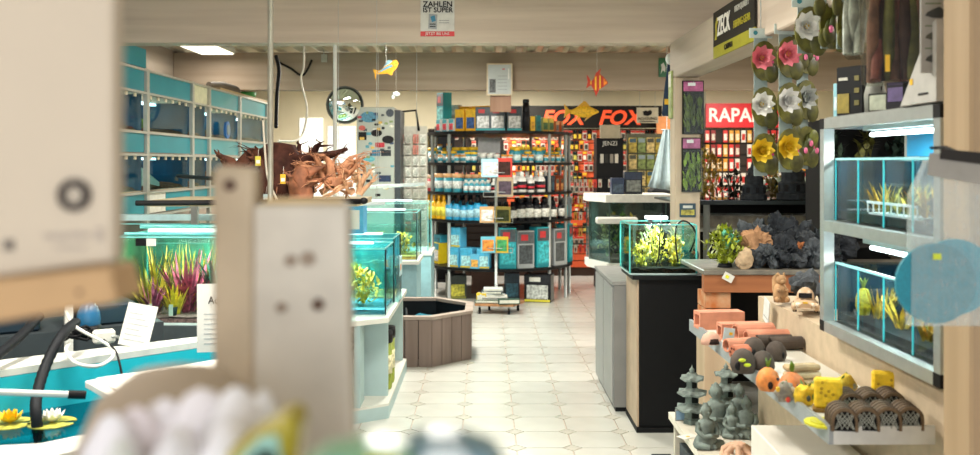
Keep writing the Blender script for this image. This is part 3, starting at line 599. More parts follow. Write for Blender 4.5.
gb = carton('small green and yellow patterned box on the top tier', 'green patterned boxes', .06, .05, .13, '#8a8a3a', '#3a5a3a', '#c88a2c', '#c8b04a')
for px in (545.5, 551.5): gput(gb, px, 4, .82)
ob = carton('small orange patterned box at the end of the top tier', 'orange patterned boxes', .055, .05, .11, '#c86a34', '#5a4a3a', None, '#d8a060')
for px in (557.5, 562.5): gput(ob, px, 4, .78)
# tier 1 (z 1.535)
c1 = can('small turquoise can with orange lid on the fourth tier', 'orange lidded cans', '#e8e4d8', '#e0941e', .03, .085, '#3a9aac')
c2 = can('larger turquoise can with yellow lid on the fourth tier', 'yellow lidded cans', '#2f8fa0', '#e8bc24', .042, .13, '#d8e4e0')
for i in range(5): gput(c1, 432+i*8.4, 3, .83)
for px in (436, 445, 453): gput(c2, px, 3, .70)
for px in (440, 449, 457, 463): gput(c1, px, 3, .70, 1, .13 if px < 456 else 0)
for px in (468, 474): gput(c2, px, 3, .82, .9)
wc = can('small white can with white lid on the fourth tier', 'white cans on the fourth tier', '#d8d8d0', '#e8e6de', .032, .09, '#8aa4a8')
for px in (483, 490, 497): gput(wc, px, 3, .82)
for px in (504, 510): gput(c1, px, 3, .83)
tb1 = bottle('turquoise bottle with yellow cap on the fourth tier', 'turquoise yellow capped bottles', '#2f8c9c', '#e6b81e', '#cfe0dc', .045, .165, .22, .8, .75)
for px in (517, 539): gput(tb1, px, 3, .82)
for px in (524.5, 531, 546, 552, 558, 564): gput(c1, px, 3, .82)
for px in (528, 549, 556): gput(c2, px, 3, .72, .95)
for px in (513, 520, 527, 535, 543, 551, 558): gput(tb1, px, 3, .62, 1.1)
for px in (433, 441, 449, 457, 465, 473, 481): gput(c2, px, 3, .56, 1.35)
for px in (470, 477, 484, 492): gput(wc, px, 3, .7, 1.2)
sg = thing('blank_sign', 'plain grey card sign standing in the middle of the shelf unit', 'sign', gon(489, gz[3], .62)); MB().box(-.125, 0, .1, .125, .006, .28).build('card', M('#8f9090', .6), sg); MB().cyl((0, .008, 0), (0, .008, .2), .006).build('stem', STEEL, sg)
# tier 2 (z 1.205)
k1 = can('tall turquoise tub with pale orange lid on the third tier', 'tall tubs on the third tier', '#3f9cae', '#d8a878', .045, .165, '#d8dcd8')
k2 = can('red labelled tub with pale lid at the left end of the third tier', None, '#c83a44', '#d8b898', .042, .15, '#d8c8c0')
gput(k2, 431.5, 2, .83, 1.25)
for px in (439.5, 448.5, 457.5): gput(k1, px, 2, .83, 1.25)
k3 = bottle('turquoise bottle with white neck on the third tier', 'turquoise bottles on the third tier', '#3aa4b8', '#e2e0d6', '#e6e8e2', .026, .115, .25, .9, .5)
for px in (466, 471.5, 477, 482.5, 488): gput(k3, px, 2, .83, 1.2)
for px in (462, 469, 476, 483, 444, 453, 436): gput(k1, px, 2, .68, 1.2)
k4 = bottle('white bottle with red and black label on the third tier', 'white bottles on the third tier', '#e2e0da', '#f0eee6', '#2a2a2e', .042, .19, .22, .8, .45, 10, '#d02a3c')
for px in (513.5, 522, 531, 541): gput(k4, px, 2, .82, (1.2 if px in (522, 541) else 1.0))
for px in (511, 518, 527, 536, 545): gput(k4, px, 2, .66, 1.2)
k5 = carton('narrow dark blue packet on the third tier', 'dark packets on the third tier', .04, .04, .15, '#20303c', '#3a5a6a', None, '#2a3a48')
for px in (548.5, 553): gput(k5, px, 2, .82, 1.2)
k6 = carton('small orange and brown packet on the third tier', 'orange packets on the third tier', .045, .04, .12, '#b85a34', '#e09a5a', '#7a3a2c', '#4a4a3c')
for px in (557.5, 562, 566.5): gput(k6, px, 2, .80, 1.2)
for px in (549, 554, 559, 564): gput(k6, px, 2, .68, 1.5)
for px in (494, 500, 506): gput(k4, px, 2, .8, .8)
# tier 3 (z .895)
y1 = bottle('yellow bottle with yellow cap at the left of the second tier', 'yellow bottles', '#e8b41a', '#e6a816', '#f0d84a', .034, .235, .25, .8, .45)
for px in (429, 434, 439, 444): gput(y1, px, 1, .84, 1.15)
for px in (432, 437, 442): gput(y1, px, 1, .72, 1.2)
u1 = bottle('light blue bottle with black cap on the second tier', 'light blue bottles', '#2c9ccc', '#15181c', '#a8d4e6', .04, .2, .25, .75, .5)
for i in range(6): gput(u1, 449.5+i*7, 1, .83, (1.25, 1.2, 1.1, 1.15, 1.3, 1.2)[i])
for px in (448, 455, 462, 470, 478): gput(u1, px, 1, .66, 1.4)
u2 = bottle('black bottle with white label on the second tier', 'black bottles with white labels', '#17181c', '#101114', '#dcdcd4', .042, .19, .2, .8, .55)
for i in range(7): gput(u2, 513+i*8, 1, .83, (1.1, 1.25, 1.3, 1.2, 1.25, 1.1, 1.15)[i])
for px in (517, 526, 535, 544, 552): gput(u2, px, 1, .66, 1.3)
for px in (492, 499, 506): gput(u2, px, 1, .8, 1.1)
u3 = carton('narrow grey and turquoise packet at the end of the second tier', 'grey packets at the end of the second tier', .05, .05, .2, '#9aa4a8', '#3a98a8', None, '#4a5458')
for px in (567, 571): gput(u3, px, 1, .82, 1.15)
# tier 4 (bottom, z .365)
K = carton('yellow and white sack carton at the left end of the bottom tier', None, .2, .14, .24, '#e6c820', '#dfe4e0', None, '#3c8a9c'); gput(K, 435, 0, .78)
K = carton('blue bagged filter floss on top of the yellow carton', None, .17, .1, .09, '#3a9cb4', '#2a7c94'); gput(K, 437, 0, .76, None, .2405)
lb1 = carton('light blue carton with yellow stripe on the bottom tier', 'light blue cartons', .14, .13, .22, '#5ab8dc', '#a8d8e6', '#e0c02c', '#4aacd2')
for px in (453, 466, 483): gput(lb1, px, 0, .84)
p = gput(lb1, 455, 0, .80, None, .2205); p = gput(lb1, 470, 0, .7, .95, .0)
pr_ = carton('small blue carton with orange print on the bottom tier', None, .1, .08, .16, '#62b8da', '#e6a04c'); gput(pr_, 474.5, 0, .87)
fg = carton('large turquoise carton on the bottom tier', 'large turquoise filter cartons', .165, .14, .4, '#27a8b4', '#3fb6c0', '#1d8c98', '#4a545a', '#c8343a', side='#8a9296')
gg = carton('large carton with a grey canister filter picture on the bottom tier', 'filter picture cartons', .175, .14, .37, '#a8aeb0', '#4a5054', None, '#5a6064', '#c8343a', side='#27a8b4')
for px, pr2 in ((508, fg), (526, gg), (544, fg), (560, gg), (571, fg)): gput(pr2, px, 0, .84, 1.12)
gt = carton('dark grey carton top stacked behind on the bottom tier', 'dark rear cartons', .2, .2, .46, '#3c464c', '#c8343a', None, '#48545c', '#d03a40')
for px in (516, 536, 553): gput(gt, px, 0, .52)
yk = carton('yellow carton at the right end behind the bottom tier', None, .16, .15, .4, '#e0c41e', '#c8a81c'); gput(yk, 565, 0, .52)
# under the unit
K = carton('black and yellow-edged pump carton on the floor under the round shelf', None, .3, .22, .31, '#1c1d20', '#b9bdb8', '#d8cc3c', '#2a2c30', '#d8d8d0', side='#6a6c6a'); K.location = (XD(537, 10.25), 10.2, 0); K.rotation_euler.z = -.25
K = carton('dark blue carton on the floor under the round shelf', None, .17, .2, .3, '#1e3440', '#3a6a7c', None, '#223c4a'); K.location = (XD(512, 10.4), 10.4, 0)
K = carton('olive and yellow carton on the floor under the left of the round shelf', None, .22, .2, .27, '#3c4440', '#c8c24a', '#8a8c3a', '#3a4440'); K.location = (XD(457, 10.45), 10.45, 0); K.rotation_euler.z = .15
K = carton('brown cardboard carton at the back under the round shelf', None, .3, .25, .3, '#7a4f38', None); K.location = (XD(484, 10.9), 10.9, 0)
# black jacket-like display beside the unit
t = thing('cloth_stand', 'tall black cloth-covered stand with rounded shoulders left of the round shelf', 'panel', (XD(433, 11.95), 11.95, 0))
MB().prism([(-.13, 0), (.28, 0), (.28, 1.99), (.05, 1.99), (-.04, 1.96), (-.1, 1.9), (-.13, 1.8)], 0, .2, 'y').build('cover', M('#101113', .8, 0, .2, 10), t); MB().box(-.16, -.05, 0, .3, .25, .03).build('foot', BLACK, t)
# ---------------------------------------------------------------- book stand on a dolly
bs = thing('magazine_stand', 'magazine stand on a wooden dolly with castors in front of the round shelf', 'magazine stand', (XD(499, 9.5), 9.55, 0))
MB().prism([(-.25, -.15), (.14, -.22), (.27, .08), (-.12, .16)], .085, .11).build('dolly_board', M('#a87850', .6, 0, .2, 12), bs)
for x, y in ((-.2, -.11), (.1, -.17), (.2, .06), (-.1, .11)): MB().cyl((x-.012, y, .035), (x+.012, y, .035), .035, n=12).build('castor', BLACK, bs); MB().cyl((x, y, .05), (x, y, .085), .012).build('castor_fork', STEEL, bs)
MB().cyl((-.03, 0, .11), (-.03, 0, 1.56), .015).build('pole', STEEL, bs)
for z in (.62, .93, 1.2, 1.4):
    r = MB()
    for dx in (-.16, .14): r.tube([(-.03, -.02, z), (dx, -.06, z), (dx, -.1, z+.02), (dx, -.1, z+.05)], .004, 5)
    r.tube([(-.16, -.1, z+.05), (.14, -.1, z+.05)], .004, 5); r.tube([(-.16, -.06, z), (.14, -.06, z)], .004, 5); r.build('wire_tray', STEEL, bs)
mags = [(490.5, 170, 1.9, 3.6, '#a8d4e2', '#e8e6e0', 'light blue magazine with pale picture'), (504.5, 170, 1.6, 3.8, '#c23a2c', '#3a2420', 'red magazine with dark figure'), (505, 198, 1.7, 3.8, '#a89478', '#4a3c48', 'magazine with a brown figure on grey'),
        (487, 223, 1.5, 3.2, '#c8a070', '#e6ddd0', 'tan magazine with white fish picture'), (503, 223, 1.6, 3.2, '#7a6a2c', '#2c3018', 'olive magazine with dark leaf picture'), (488, 251, 1.5, 3.2, '#6ab8cc', '#d8843a', 'blue magazine with orange picture'), (502, 250, 1.3, 3.2, '#c8a428', '#3c8a54', 'yellow magazine standing aslant')]
for i, (px, py, w, hh, c, c2_, lab) in enumerate(mags):
    d = 9.45; w = w*.1; hh = hh*.052; z = ZD(py, d)-hh/2
    ztr = min((.62, .93, 1.2, 1.4), key=lambda q: abs(q-z))
    t = thing('magazine', lab+' on the wire stand', 'magazine', (XD(px, d), d, ztr+.005), (.25 if px < 495 else -.3)); MB().box(-w/2, 0, 0, w/2, .012, hh*1.0).build('pages', M(c, .4), t); MB().box(-w*.4, -.002, hh*.1, w*.4, 0, hh*.8).build('cover_picture', M(c2_, .4, 0, .5, 25), t)
for i, (x, y, z, w, d_, h_, c) in enumerate(((-.09, -.06, .11, .3, .2, .035, '#4a5a48'), (-.05, -.05, .1455, .27, .19, .03, '#dcd8ce'), (-.08, -.04, .176, .26, .18, .025, '#c8d0d0'), (-.07, -.05, .2015, .22, .17, .03, '#3c4a50'), (-.06, -.05, .232, .2, .16, .025, '#d2d6d2'), (.08, -.13, .11, .22, .07, .055, '#2c4a3c'), (-.18, -.1, .11, .1, .08, .1, '#d8b82c'))):
    t = thing('book', ['thick green-grey book at the bottom of the dolly pile', 'white book second in the dolly pile', 'pale blue book in the middle of the dolly pile', 'dark slate book near the top of the dolly pile', 'white book on top of the dolly pile', 'dark green tin at the front of the dolly', 'yellow-lidded tub at the corner of the dolly'][i], 'book' if i < 5 else 'tin', (bs.location.x+x, bs.location.y+y, z+.0005), .1*((i % 3)-1))
    if i == 5: t.location.y -= .055; t.location.x += .02
    MB().box(-w/2, -d_/2, 0, w/2, d_/2, h_).build('body', M(c, .5), t, bev=.003); MB().box(-w/2+.01, -d_/2-.001, h_*.2, w/2-.01, -d_/2, h_*.8).build('spine_label', M('#c8c8ba' if i != 1 else '#8a8a84', .5), t)
# ---------------------------------------------------------------- fishing tackle wall
TWY = 12.6
tw = thing('tackle_wall', 'orange slatted tackle wall under the black header', 'display wall', (0, 0, 0))
x0, x1 = XD(428, TWY), XD(662, TWY)
xm = XD(507, TWY)
bx('backing', x0, TWY, 0, x1, TWY+.04, 2.02, M('#3a2a22', .7, 0, .1, 6), tw)
for i in range(20): bx('slat', x0, TWY-.012, .12+i*.095, xm-.003, TWY-.001, .12+i*.095+.082, M('#2b2420', .7), tw); bx('slat', xm, TWY-.012, .12+i*.095, x1, TWY-.001, .12+i*.095+.082, M('#dd5b30', .6, 0, .08, 6), tw)
hd = thing('header_board', 'black header board with orange letters above the tackle wall', 'sign', (XD(520, 12.5), 12.5, 2.03))
wd = XD(662, 12.5)-XD(520, 12.5); MB().box(-.2, 0, 0, wd, .09, .3).build('board', M('#191713', .6), hd)
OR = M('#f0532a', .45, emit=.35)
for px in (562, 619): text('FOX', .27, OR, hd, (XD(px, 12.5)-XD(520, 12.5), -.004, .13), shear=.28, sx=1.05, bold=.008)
pk = []
cols = [('#c8bfae', '#6a1f18', 'pale packet with dark red lure'), ('#2a2622', '#c8a02c', 'black packet with yellow print'), ('#d83c28', '#e8d8c0', 'red packet with pale print'), ('#bfb8a4', '#3a3630', 'clear packet with dark tackle'), ('#3a4a34', '#b8a84c', 'green packet with yellow print'), ('#d6742e', '#2a2420', 'orange packet with dark print')]
for i, (a, b, lab) in enumerate(cols):
    t = thing('tackle_packet', lab+' hanging on the orange tackle wall', 'packet', (0, 0, -9), 0, 'tackle packets on the orange wall')
    MB().box(-.028, 0, 0, .028, .012, .13).build('card', M(a, .4), t); MB().box(-.02, -.004, .015, .02, 0, .075).build('content', M(b, .4, 0, .4, 60), t); MB().box(-.026, -.002, .095, .026, 0, .125).build('header', M(('#d8362a', '#1c1c1c', '#e0b428')[i % 3], .4), t); MB().tube([(0, -.03, .118), (0, .035, .118)], .003, 5).build('peg', STEEL, t); pk.append(t)
rnd = random.Random(4); ng = 0; ROWS = ['one', 'two', 'three', 'four', 'five', 'six', 'seven', 'eight', 'nine', 'ten', 'eleven']
for r_, z in enumerate((1.87, 1.725, 1.58, 1.435, 1.29, 1.145, 1.0, .855, .6, .42)):
    x = x0+.06+.02*(r_ % 2)
    while x < x1-.04:
        pxx = VX+x/TWY*F
        if (pxx > 515 or r_ in (0, 2, 4) or pxx > 470 and r_ < 5) and rnd.random() < .92:
            k = rnd.choice((0, 0, 1, 2, 3, 3, 4, 5) if r_ else (1, 3, 0, 1)); o = put(pk[k], (x, TWY-.036, z)); o['label'] = cols[k][2]+' in row %s of the orange tackle wall' % ROWS[r_]; ng += 1
        x += .066 if pxx > 510 else .11
print('packets', ng)
# JENZI spinner
t = thing('tackle_display', 'black floor display headed JENZI with white card on top', 'display', (XD(610, 11.3), 11.3, 0))
w = .165; MB().box(-w, 0, 0, w, .3, 1.86).build('cabinet', M('#141416', .6), t); MB().box(-w*.75, -.012, 1.855, w*.75, .01, 2.02).build('card', M('#b6ab92', .6), t); text('JENZI', .075, WHITE, t, (0, -.003, 1.79))
for z in (1.15, 1.35, .95, .75, .55): MB().box(-w-.3, -.05, z, w+.25, .0, z+.012).build('shelf_bar', BLACK, t)
for i in range(4): MB().box(-.12+i*.06, -.01, 1.55, -.08+i*.06, -.001, 1.66).build('blister', M(('#c8c4b8', '#30302c', '#8a8478', '#d8d0c0')[i], .4), t)
rp = []
for i, (a, lab) in enumerate((('#d83428', 'red'), ('#cfc8b8', 'pale'), ('#c9a23a', 'yellowish'))):
    q = thing('lure_packet', lab+' lure packet hanging on the black display bars', 'packet', (0, 0, -9), 0, 'lure packets on the black display'); MB().box(-.02, 0, 0, .02, .008, .1).build('card', M(a, .4, 0, .3, 50), q); MB().ell((0, -.006, .04), (.01, .008, .03), 8, 6).build('lure', M('#8a2018', .3), q); rp.append(q)
for z in (1.35, 1.15, .95, .75, .55):
    for i in range(14):
        x = t.location.x-.43+i*.06
        if rnd.random() < .9: put(rnd.choice(rp), (x, t.location.y-.062, z-.1))
# greenish packet panel to the right + orange wall patch
t = thing('bait_display', 'tall display panel of green and yellow bait bags right of the black display', 'display', (XD(646, 11.6), 11.6, 0)); MB().box(-.24, 0, 0, .24, .05, 1.92).build('panel', M('#5a5a48', .6), t)
bgp = []
for i, c in enumerate(('#b09a3a', '#7a8a4a', '#c8b070')):
    q = thing('bait_bag', ('golden', 'greenish', 'sand-coloured')[i]+' bait bag on the tall display panel', 'bag', (0, 0, -9), 0, 'bait bags'); MB().box(-.05, 0, 0, .05, .02, .19).build('bag', M(c, .4, 0, .5, 25), q, bev=.006); MB().box(-.04, -.003, .13, .04, 0, .18).build('header', M(('#3a5a6a', '#8a9aa0', '#4a4a3a')[i], .4), q); bgp.append(q)
for j in range(6):
    for i in range(4): put(bgp[(i+j*2+(i*j) % 2) % 3], (t.location.x-.17+i*.112, t.location.y-.0215, 1.68-j*.21))
bx('orange_panel', XD(657, 12.4), 12.4, 0, XD(676, 12.4), 12.45, 2.18, M('#e0935a', .7)); tag(bpy.data.objects['orange_panel'], 'tall pale orange wall panel beside the timber post', 'panel')
sg = thing('notice_sign', 'cream ACHTUNG warning sign with a black animal mark over the header', 'sign', P(647.5, 123, 11.9)); MB().box(-.14, 0, 0, .14, .008, .2).build('plate', M('#bdb49c', .6), sg)
text('ACHTUNG', .052, BLACK, sg, (0, -.002, .055)); MB().prism([(-.05, .1), (0, .09), (.05, .11), (.06, .15), (.03, .17), (.0, .15), (-.02, .165), (-.06, .15)], -.003, -.0005, 'y').build('emblem', BLACK, sg); MB().box(-.1, -.002, .015, .1, -.0005, .025).build('small_print', BLACK, sg)
for x in (-.1, .1): MB().cyl((x, .004, .2), (x, .004, ZC-sg.location.z), .0025, n=5).build('wire', STEEL, sg)
ex = thing('exit_sign', 'green emergency exit sign on the rear beam by the post', 'sign', P(662.5, 77, 9.69)); MB().box(-.04, -.012, 0, .045, .008, .2).build('plate', M('#2c6a44', .5), ex); MB().prism([(-.02, .03), (.0, .07), (.025, .05), (.03, .1), (.01, .15), (-.02, .13), (-.01, .1)], -.014, -.0125, 'y').build('pictogram', WHITE, ex)
# red Rapala wall
RPY = 12.9
rw_ = thing('brand_sign', 'red sign board with white RAPALA lettering behind the hanging lilies', 'sign', (XD(706, RPY), RPY, ZD(127.5, RPY))); MB().box(0, 0, 0, 1.15, .05, .34).build('board', M('#d01c24', .45), rw_); text('RAPALA', .27, M('#f2ece4', .5), rw_, (.03, -.004, .165), align='LEFT', sx=.92, bold=.006)
for k in (.1, 1.05): MB().box(k, .05, .1, k+.03, YB-RPY, .2).build('bracket', STEEL, rw_)
rwb = thing('lure_wall', 'dark slatted lure wall under the red sign', 'display wall', (XD(703, RPY), RPY+.02, 0)); MB().box(0, .02, 0, 1.9, .06, 2.03).build('backing', M('#2a2420', .7), rwb)
for i in range(10): MB().box(0, .0, .4+i*.16, 1.9, .019, .53+i*.16).build('slat', M('#332b26', .7), rwb)
lp = []
for i, (a, b) in enumerate((('#c8302c', '#e0d8cc'), ('#d8d0c4', '#b02a24'), ('#c88a2c', '#d8c8a8'), ('#8a1c1c', '#c8c0b0'))):
    q = thing('lure_box', ['red lure box with pale window', 'pale lure box with red fish', 'golden lure box', 'dark red lure box'][i]+' on the lure wall', 'lure box', (0, 0, -9), 0, 'lure boxes on the lure wall'); MB().box(-.03, 0, 0, .03, .02, .17).build('box', M(a, .4), q); MB().box(-.022, -.003, .03, .022, 0, .12).build('window', M(b, .3, 0, .3, 50), q); lp.append(q)
for j in range(7):
    for i in range(18):
        if rnd.random() < .93:
            k = rnd.choice((0, 1, 2, 3) if j < 2 else (1, 1, 2, 0)); o = put(lp[k], (rwb.location.x+.06+i*.085, RPY-.0005, 1.84-j*.2)); o['label'] = ['red lure box with pale window', 'pale lure box with red fish', 'golden lure box', 'dark red lure box'][k]+' in row %s under the red sign' % ROWS[j]
# ---------------------------------------------------------------- back wall, left: window, door, mirror, locker, packets
w1 = bx('window_1', XD(300, YB), YB-.04, .9, XD(323, YB), YB-.001, ZD(118, YB), M('#f4f6f2', .5, emit=.55)); struct(w1, 'bright daylit window in the rear cream wall', 'window')
d1 = bx('door_1', XD(328, YB), YB-.05, 0, XD(356, YB), YB-.001, ZD(126, YB), M('#eceff0', .5, emit=.12)); struct(d1, 'white daylit door in the rear cream wall', 'door')
MB().box(-.2, -.03, 1.0, .2, -.026, 1.06).build('push_bar', STEEL, d1)
for k in range(7): bx('board_joint', XD(250+k*27, YB), YB-.006, 0, XD(250+k*27, YB)+.012, YB-.0005, 2.7, M('#c2b794', .8), bw)
mi = thing('convex_mirror', 'round convex security mirror hanging under the rear beam', 'mirror', P(345, 105, 9.45))
prof = [(.001, -.05)]+[(.185*math.sin(a)/math.sin(.6), -.05+(1-math.cos(a))*.29) for a in [.1*i for i in range(1, 7)]]
mm = MB().lathe(prof, 28); mm.xf(Matrix.Rotation(.35, 4, 'Z') @ Matrix.Rotation(.12, 4, 'X') @ Matrix.Rotation(-PI/2, 4, 'X')); mm.build('glass', M('#e8f0ee', .03, 1, 0), mi)
fr = MB(); fr.tube([(.19*math.cos(2*PI*i/24), .19*math.sin(2*PI*i/24), 0) for i in range(25)], .008, 6, cap=False); fr.xf(Matrix.Rotation(.35, 4, 'Z') @ Matrix.Rotation(.12, 4, 'X') @ Matrix.Rotation(-PI/2, 4, 'X')); fr.build('frame', M('#4a4a44', .4), mi)
MB().tube([(.02, .06, 0), (.02, .2, .05), (.02, .25, .2)], .012, 6).build('bracket', BLACK, mi)
LKY = 9.5
lk = thing('sticker_locker', 'tall grey refrigerator cabinet covered in brand stickers', 'refrigerator', (XD(376, LKY), LKY, 0)); hw = .2
MB().box(-hw, 0, 0, hw-.01, .5, 2.13).build('body', M('#a3a49a', .45, 0, .05, 8), lk, bev=.008); MB().box(hw-.009, .02, 0, hw+.05, .5, 2.1).build('door_edge', M('#33363a', .5), lk)
rs_ = random.Random(12); placed = []
fixed = [('e', 369, 117, 9, 5.5, '#4a7a90'), ('e', 391, 113, 4, 4, '#3a4048'), ('r', 362.5, 136, 4, 4, '#1c1c1c'), ('e', 376.5, 133, 5.6, 3.6, '#1a1618'), ('e', 388, 139.5, 6, 4, '#1c1a1a'), ('r', 380, 145, 4.5, 2.4, '#a82430'), ('r', 376, 153, 4, 3, '#2f6a86'), ('r', 386, 153, 5, 3, '#2c3034'), ('r', 385, 178.5, 6, 3.2, '#1e2c4a'), ('e', 369, 159, 6, 3, '#5aa0a6'), ('e', 362, 128, 3.4, 2.6, '#b8544a'), ('e', 375.5, 133, 3.2, 1.3, '#c8303a'), ('e', 387, 139.5, 3.6, 1.2, '#e2ddd0')]
for i in range(44): fixed.append((rs_.choice('err'), rs_.uniform(359, 393), rs_.uniform(112, 197), rs_.uniform(1.3, 2.6), rs_.uniform(.9, 1.6), rs_.choice(['#3a3e42', '#a8404a', '#4a8896', '#c8c4b4', '#2a3a5a', '#7a8a5a', '#c8a04a', '#d8d4c8', '#1c1e20'])))
for i, (kd, px, py, rw2, rh2, c) in enumerate(fixed):
    q = P(px, py, LKY); cx, cz = q.x-lk.location.x, q.z; s = LKY/F; a, b = rw2*s, rh2*s; dy = -.001-.0004*(i % 9)
    if abs(cx)+a > hw-.012: cx = max(-hw+a+.004, min(hw-.014-a, cx))
    pl = [(cx+a*math.cos(2*PI*k/16), cz+b*math.sin(2*PI*k/16)) for k in range(16)] if kd == 'e' else [(cx-a, cz-b), (cx+a, cz-b), (cx+a, cz+b), (cx-a, cz+b)]
    MB().prism(pl, dy-.0004, -.0002, 'y').build('sticker', M(c, .4, 0, .3, 60), lk)
# blister packs on wire hooks beside the locker
pr = thing('packet_rack', 'wire rack of clear blister packets beside the sticker covered refrigerator', 'rack', (XD(410, 9.75), 9.95, 0)); MB().box(-.15, 0, 0, .17, .03, 1.95).build('panel', M('#c9c6b8', .6), pr); MB().tube([(-.17, .0, 1.9), (-.17, -.02, 2.1), (.05, -.02, 2.12), (.08, 0, 1.9)], .015, 6).build('top_bar', BLACK, pr)
bp_ = []
for i, c in enumerate(('#d8d6cc', '#b8b4a8', '#c87a6a')):
    q = thing('blister_packet', ['white', 'grey', 'reddish'][i]+' blister packet on the wire rack by the refrigerator', 'packet', (0, 0, -9), 0, 'blister packets'); MB().box(-.03, -.012, 0, .03, 0, .1).build('card', M(c, .4, 0, .3, 60), q); MB().ell((0, -.014, .035), (.022, .014, .03), 8, 6).build('blister', CLEAR, q); MB().tube([(0, -.05, .09), (0, .06, .09)], .002, 5).build('hook', STEEL, q); bp_.append(q)
for j in range(11):
    for i in range(4):
        k = rnd.choice((0, 0, 1, 1, 2)); o = put(bp_[k], (pr.location.x-.11+i*.08, pr.location.y-.06+.01*((i+j) % 3), 1.76-j*.118)); o['label'] = ['white', 'grey', 'reddish'][k]+' blister packet in row %s of the rack by the refrigerator' % ROWS[j]
# ---------------------------------------------------------------- hanging things and notices
ps = thing('payment_poster', 'white poster reading ZAHLEN IST SUPER with red foot on the front beam', 'poster', (XD(437.5, 5.9), 5.893, ZD(36.5, 5.9))); ww = 17*5.89/F
MB().box(-ww, 0, 0, ww, .006, .29).build('sheet', M('#cfd0c8', .6), ps); MB().box(-ww, -.002, 0, ww, -.0002, .032).build('red_band', M('#cc2a2c', .5), ps)
text('ZAHLEN', .05, BLACK, ps, (.002, -.002, .205), bold=.001); text('IST SUPER', .044, BLACK, ps, (.002, -.002, .168), bold=.001); text('JETZT BEI UNS', .024, WHITE, ps, (0, -.004, .016))
MB().prism([(-.06, .05), (-.005, .045), (.0, .14), (-.055, .145)], -.003, -.0002, 'y').build('terminal_picture', M('#9aa0a0', .5), ps); MB().prism([(-.035, .09), (-.01, .1), (-.018, .135), (-.045, .125)], -.005, -.0032, 'y').build('card_picture', M('#2a7c9c', .5), ps)
for z in (.06, .075): MB().box(-.05, -.005, z, -.012, -.0032, z+.006).build('terminal_key_row', DARK, ps)
for z in (.1, .085): MB().box(.01, -.002, z, .075, -.0002, z+.004).build('small_print', M('#8a8c8a', .5), ps)
fn = thing('framed_notice', 'framed white notice with a grey picture on the rear beam post', 'notice', (XD(499.5, 9.6), 9.575, ZD(95.5, 9.58))); a = .135
MB().box(-a, 0, 0, a, .02, .335).build('frame', M('#c9b697', .5), fn); MB().box(-a+.015, -.003, .015, a-.015, 0, .32).build('sheet', M('#aeb3b2', .5, 0, .06, 8), fn); MB().box(-a+.03, -.005, .03, -.04, -.0032, .17).build('picture', M('#4a4c4c', .5, 0, .7, 40), fn)
MB().box(.03, -.005, .27, .055, -.0032, .28).build('logo', RED, fn); MB().box(.09, -.005, .17, .1, -.0032, .28).build('tab', WHITE, fn)
for k in range(5): MB().box(-.02, -.005, .06+k*.035, .08, -.0032, .066+k*.035).build('printed_line', M('#8a8f90', .5), fn)
def paperfish(name, lab, px, py, d, s, pts, col, extras, rz=0):
    t = thing(name, lab, 'fish decoration', P(px, py, d), rz)
    MB().prism([(x*s, z*s) for x, z in pts], -.003, .003, 'y').build('body', M(col, .5), t)
    for nm, pp, c in extras: MB().prism([(x*s, z*s) for x, z in pp], -.005, .005, 'y').build(nm, M(c, .5), t)
    MB().cyl((0, 0, .2*s), (0, 0, ZC-t.location.z), .0012, n=5).build('string', M('#d8d8d0', .5), t); return t
paperfish('paper_fish', 'yellow and blue cardboard fish hanging on a string', 386, 70, 7.6, .1, [(-.9, -.75), (-.75, -.35), (-.3, -.35), (.1, -.3), (.5, -.45), (.55, -.2), (.9, .2), (1.05, .55), (.85, .85), (.5, .75), (.1, .45), (-.3, .1), (-.6, -.05), (-1.1, .05), (-.95, -.3)], '#dba02a',
          [('stripe', [(-.7, -.25), (-.1, 0), (.6, .3), (.45, .45), (-.1, .2)], '#6aa0bc'), ('dorsal_fin', [(-.2, .25), (.2, .85), (.55, .75), (.3, .5)], '#8ab4c4'), ('head', [(.65, .35), (.9, .3), (1.0, .55), (.82, .78), (.62, .65)], '#e6b43c'), ('eye', [(.8, .5), (.9, .5), (.9, .6), (.8, .6)], '#22201c')])
paperfish('paper_fish', 'red and yellow striped cardboard angelfish hanging on a string', 597, 83, 8.4, .1, [(-.95, .75), (-.7, .45), (-.55, .1), (-.3, .4), (-.1, .9), (.35, 1.35), (.25, .85), (.6, .55), (.95, .15), (1.0, -.05), (.6, -.35), (.2, -.6), (-.1, -1.25), (-.3, -.6), (-.55, -.2), (-1.0, -.5), (-.85, .1)], '#a8301c',
          [('stripe', [(-.2, .5), (-.05, .65), (-.05, -.7), (-.2, -.6)], '#d8a02a'), ('stripe', [(.2, .75), (.35, .65), (.35, -.5), (.2, -.55)], '#d8a02a'), ('stripe', [(-.62, .1), (-.5, .25), (-.5, -.15), (-.62, -.1)], '#d8a02a'), ('head_patch', [(.6, .45), (.9, .12), (.9, -.05), (.6, -.25)], '#d87a24'), ('eye', [(.68, .15), (.78, .15), (.78, .25), (.68, .25)], '#181412')])
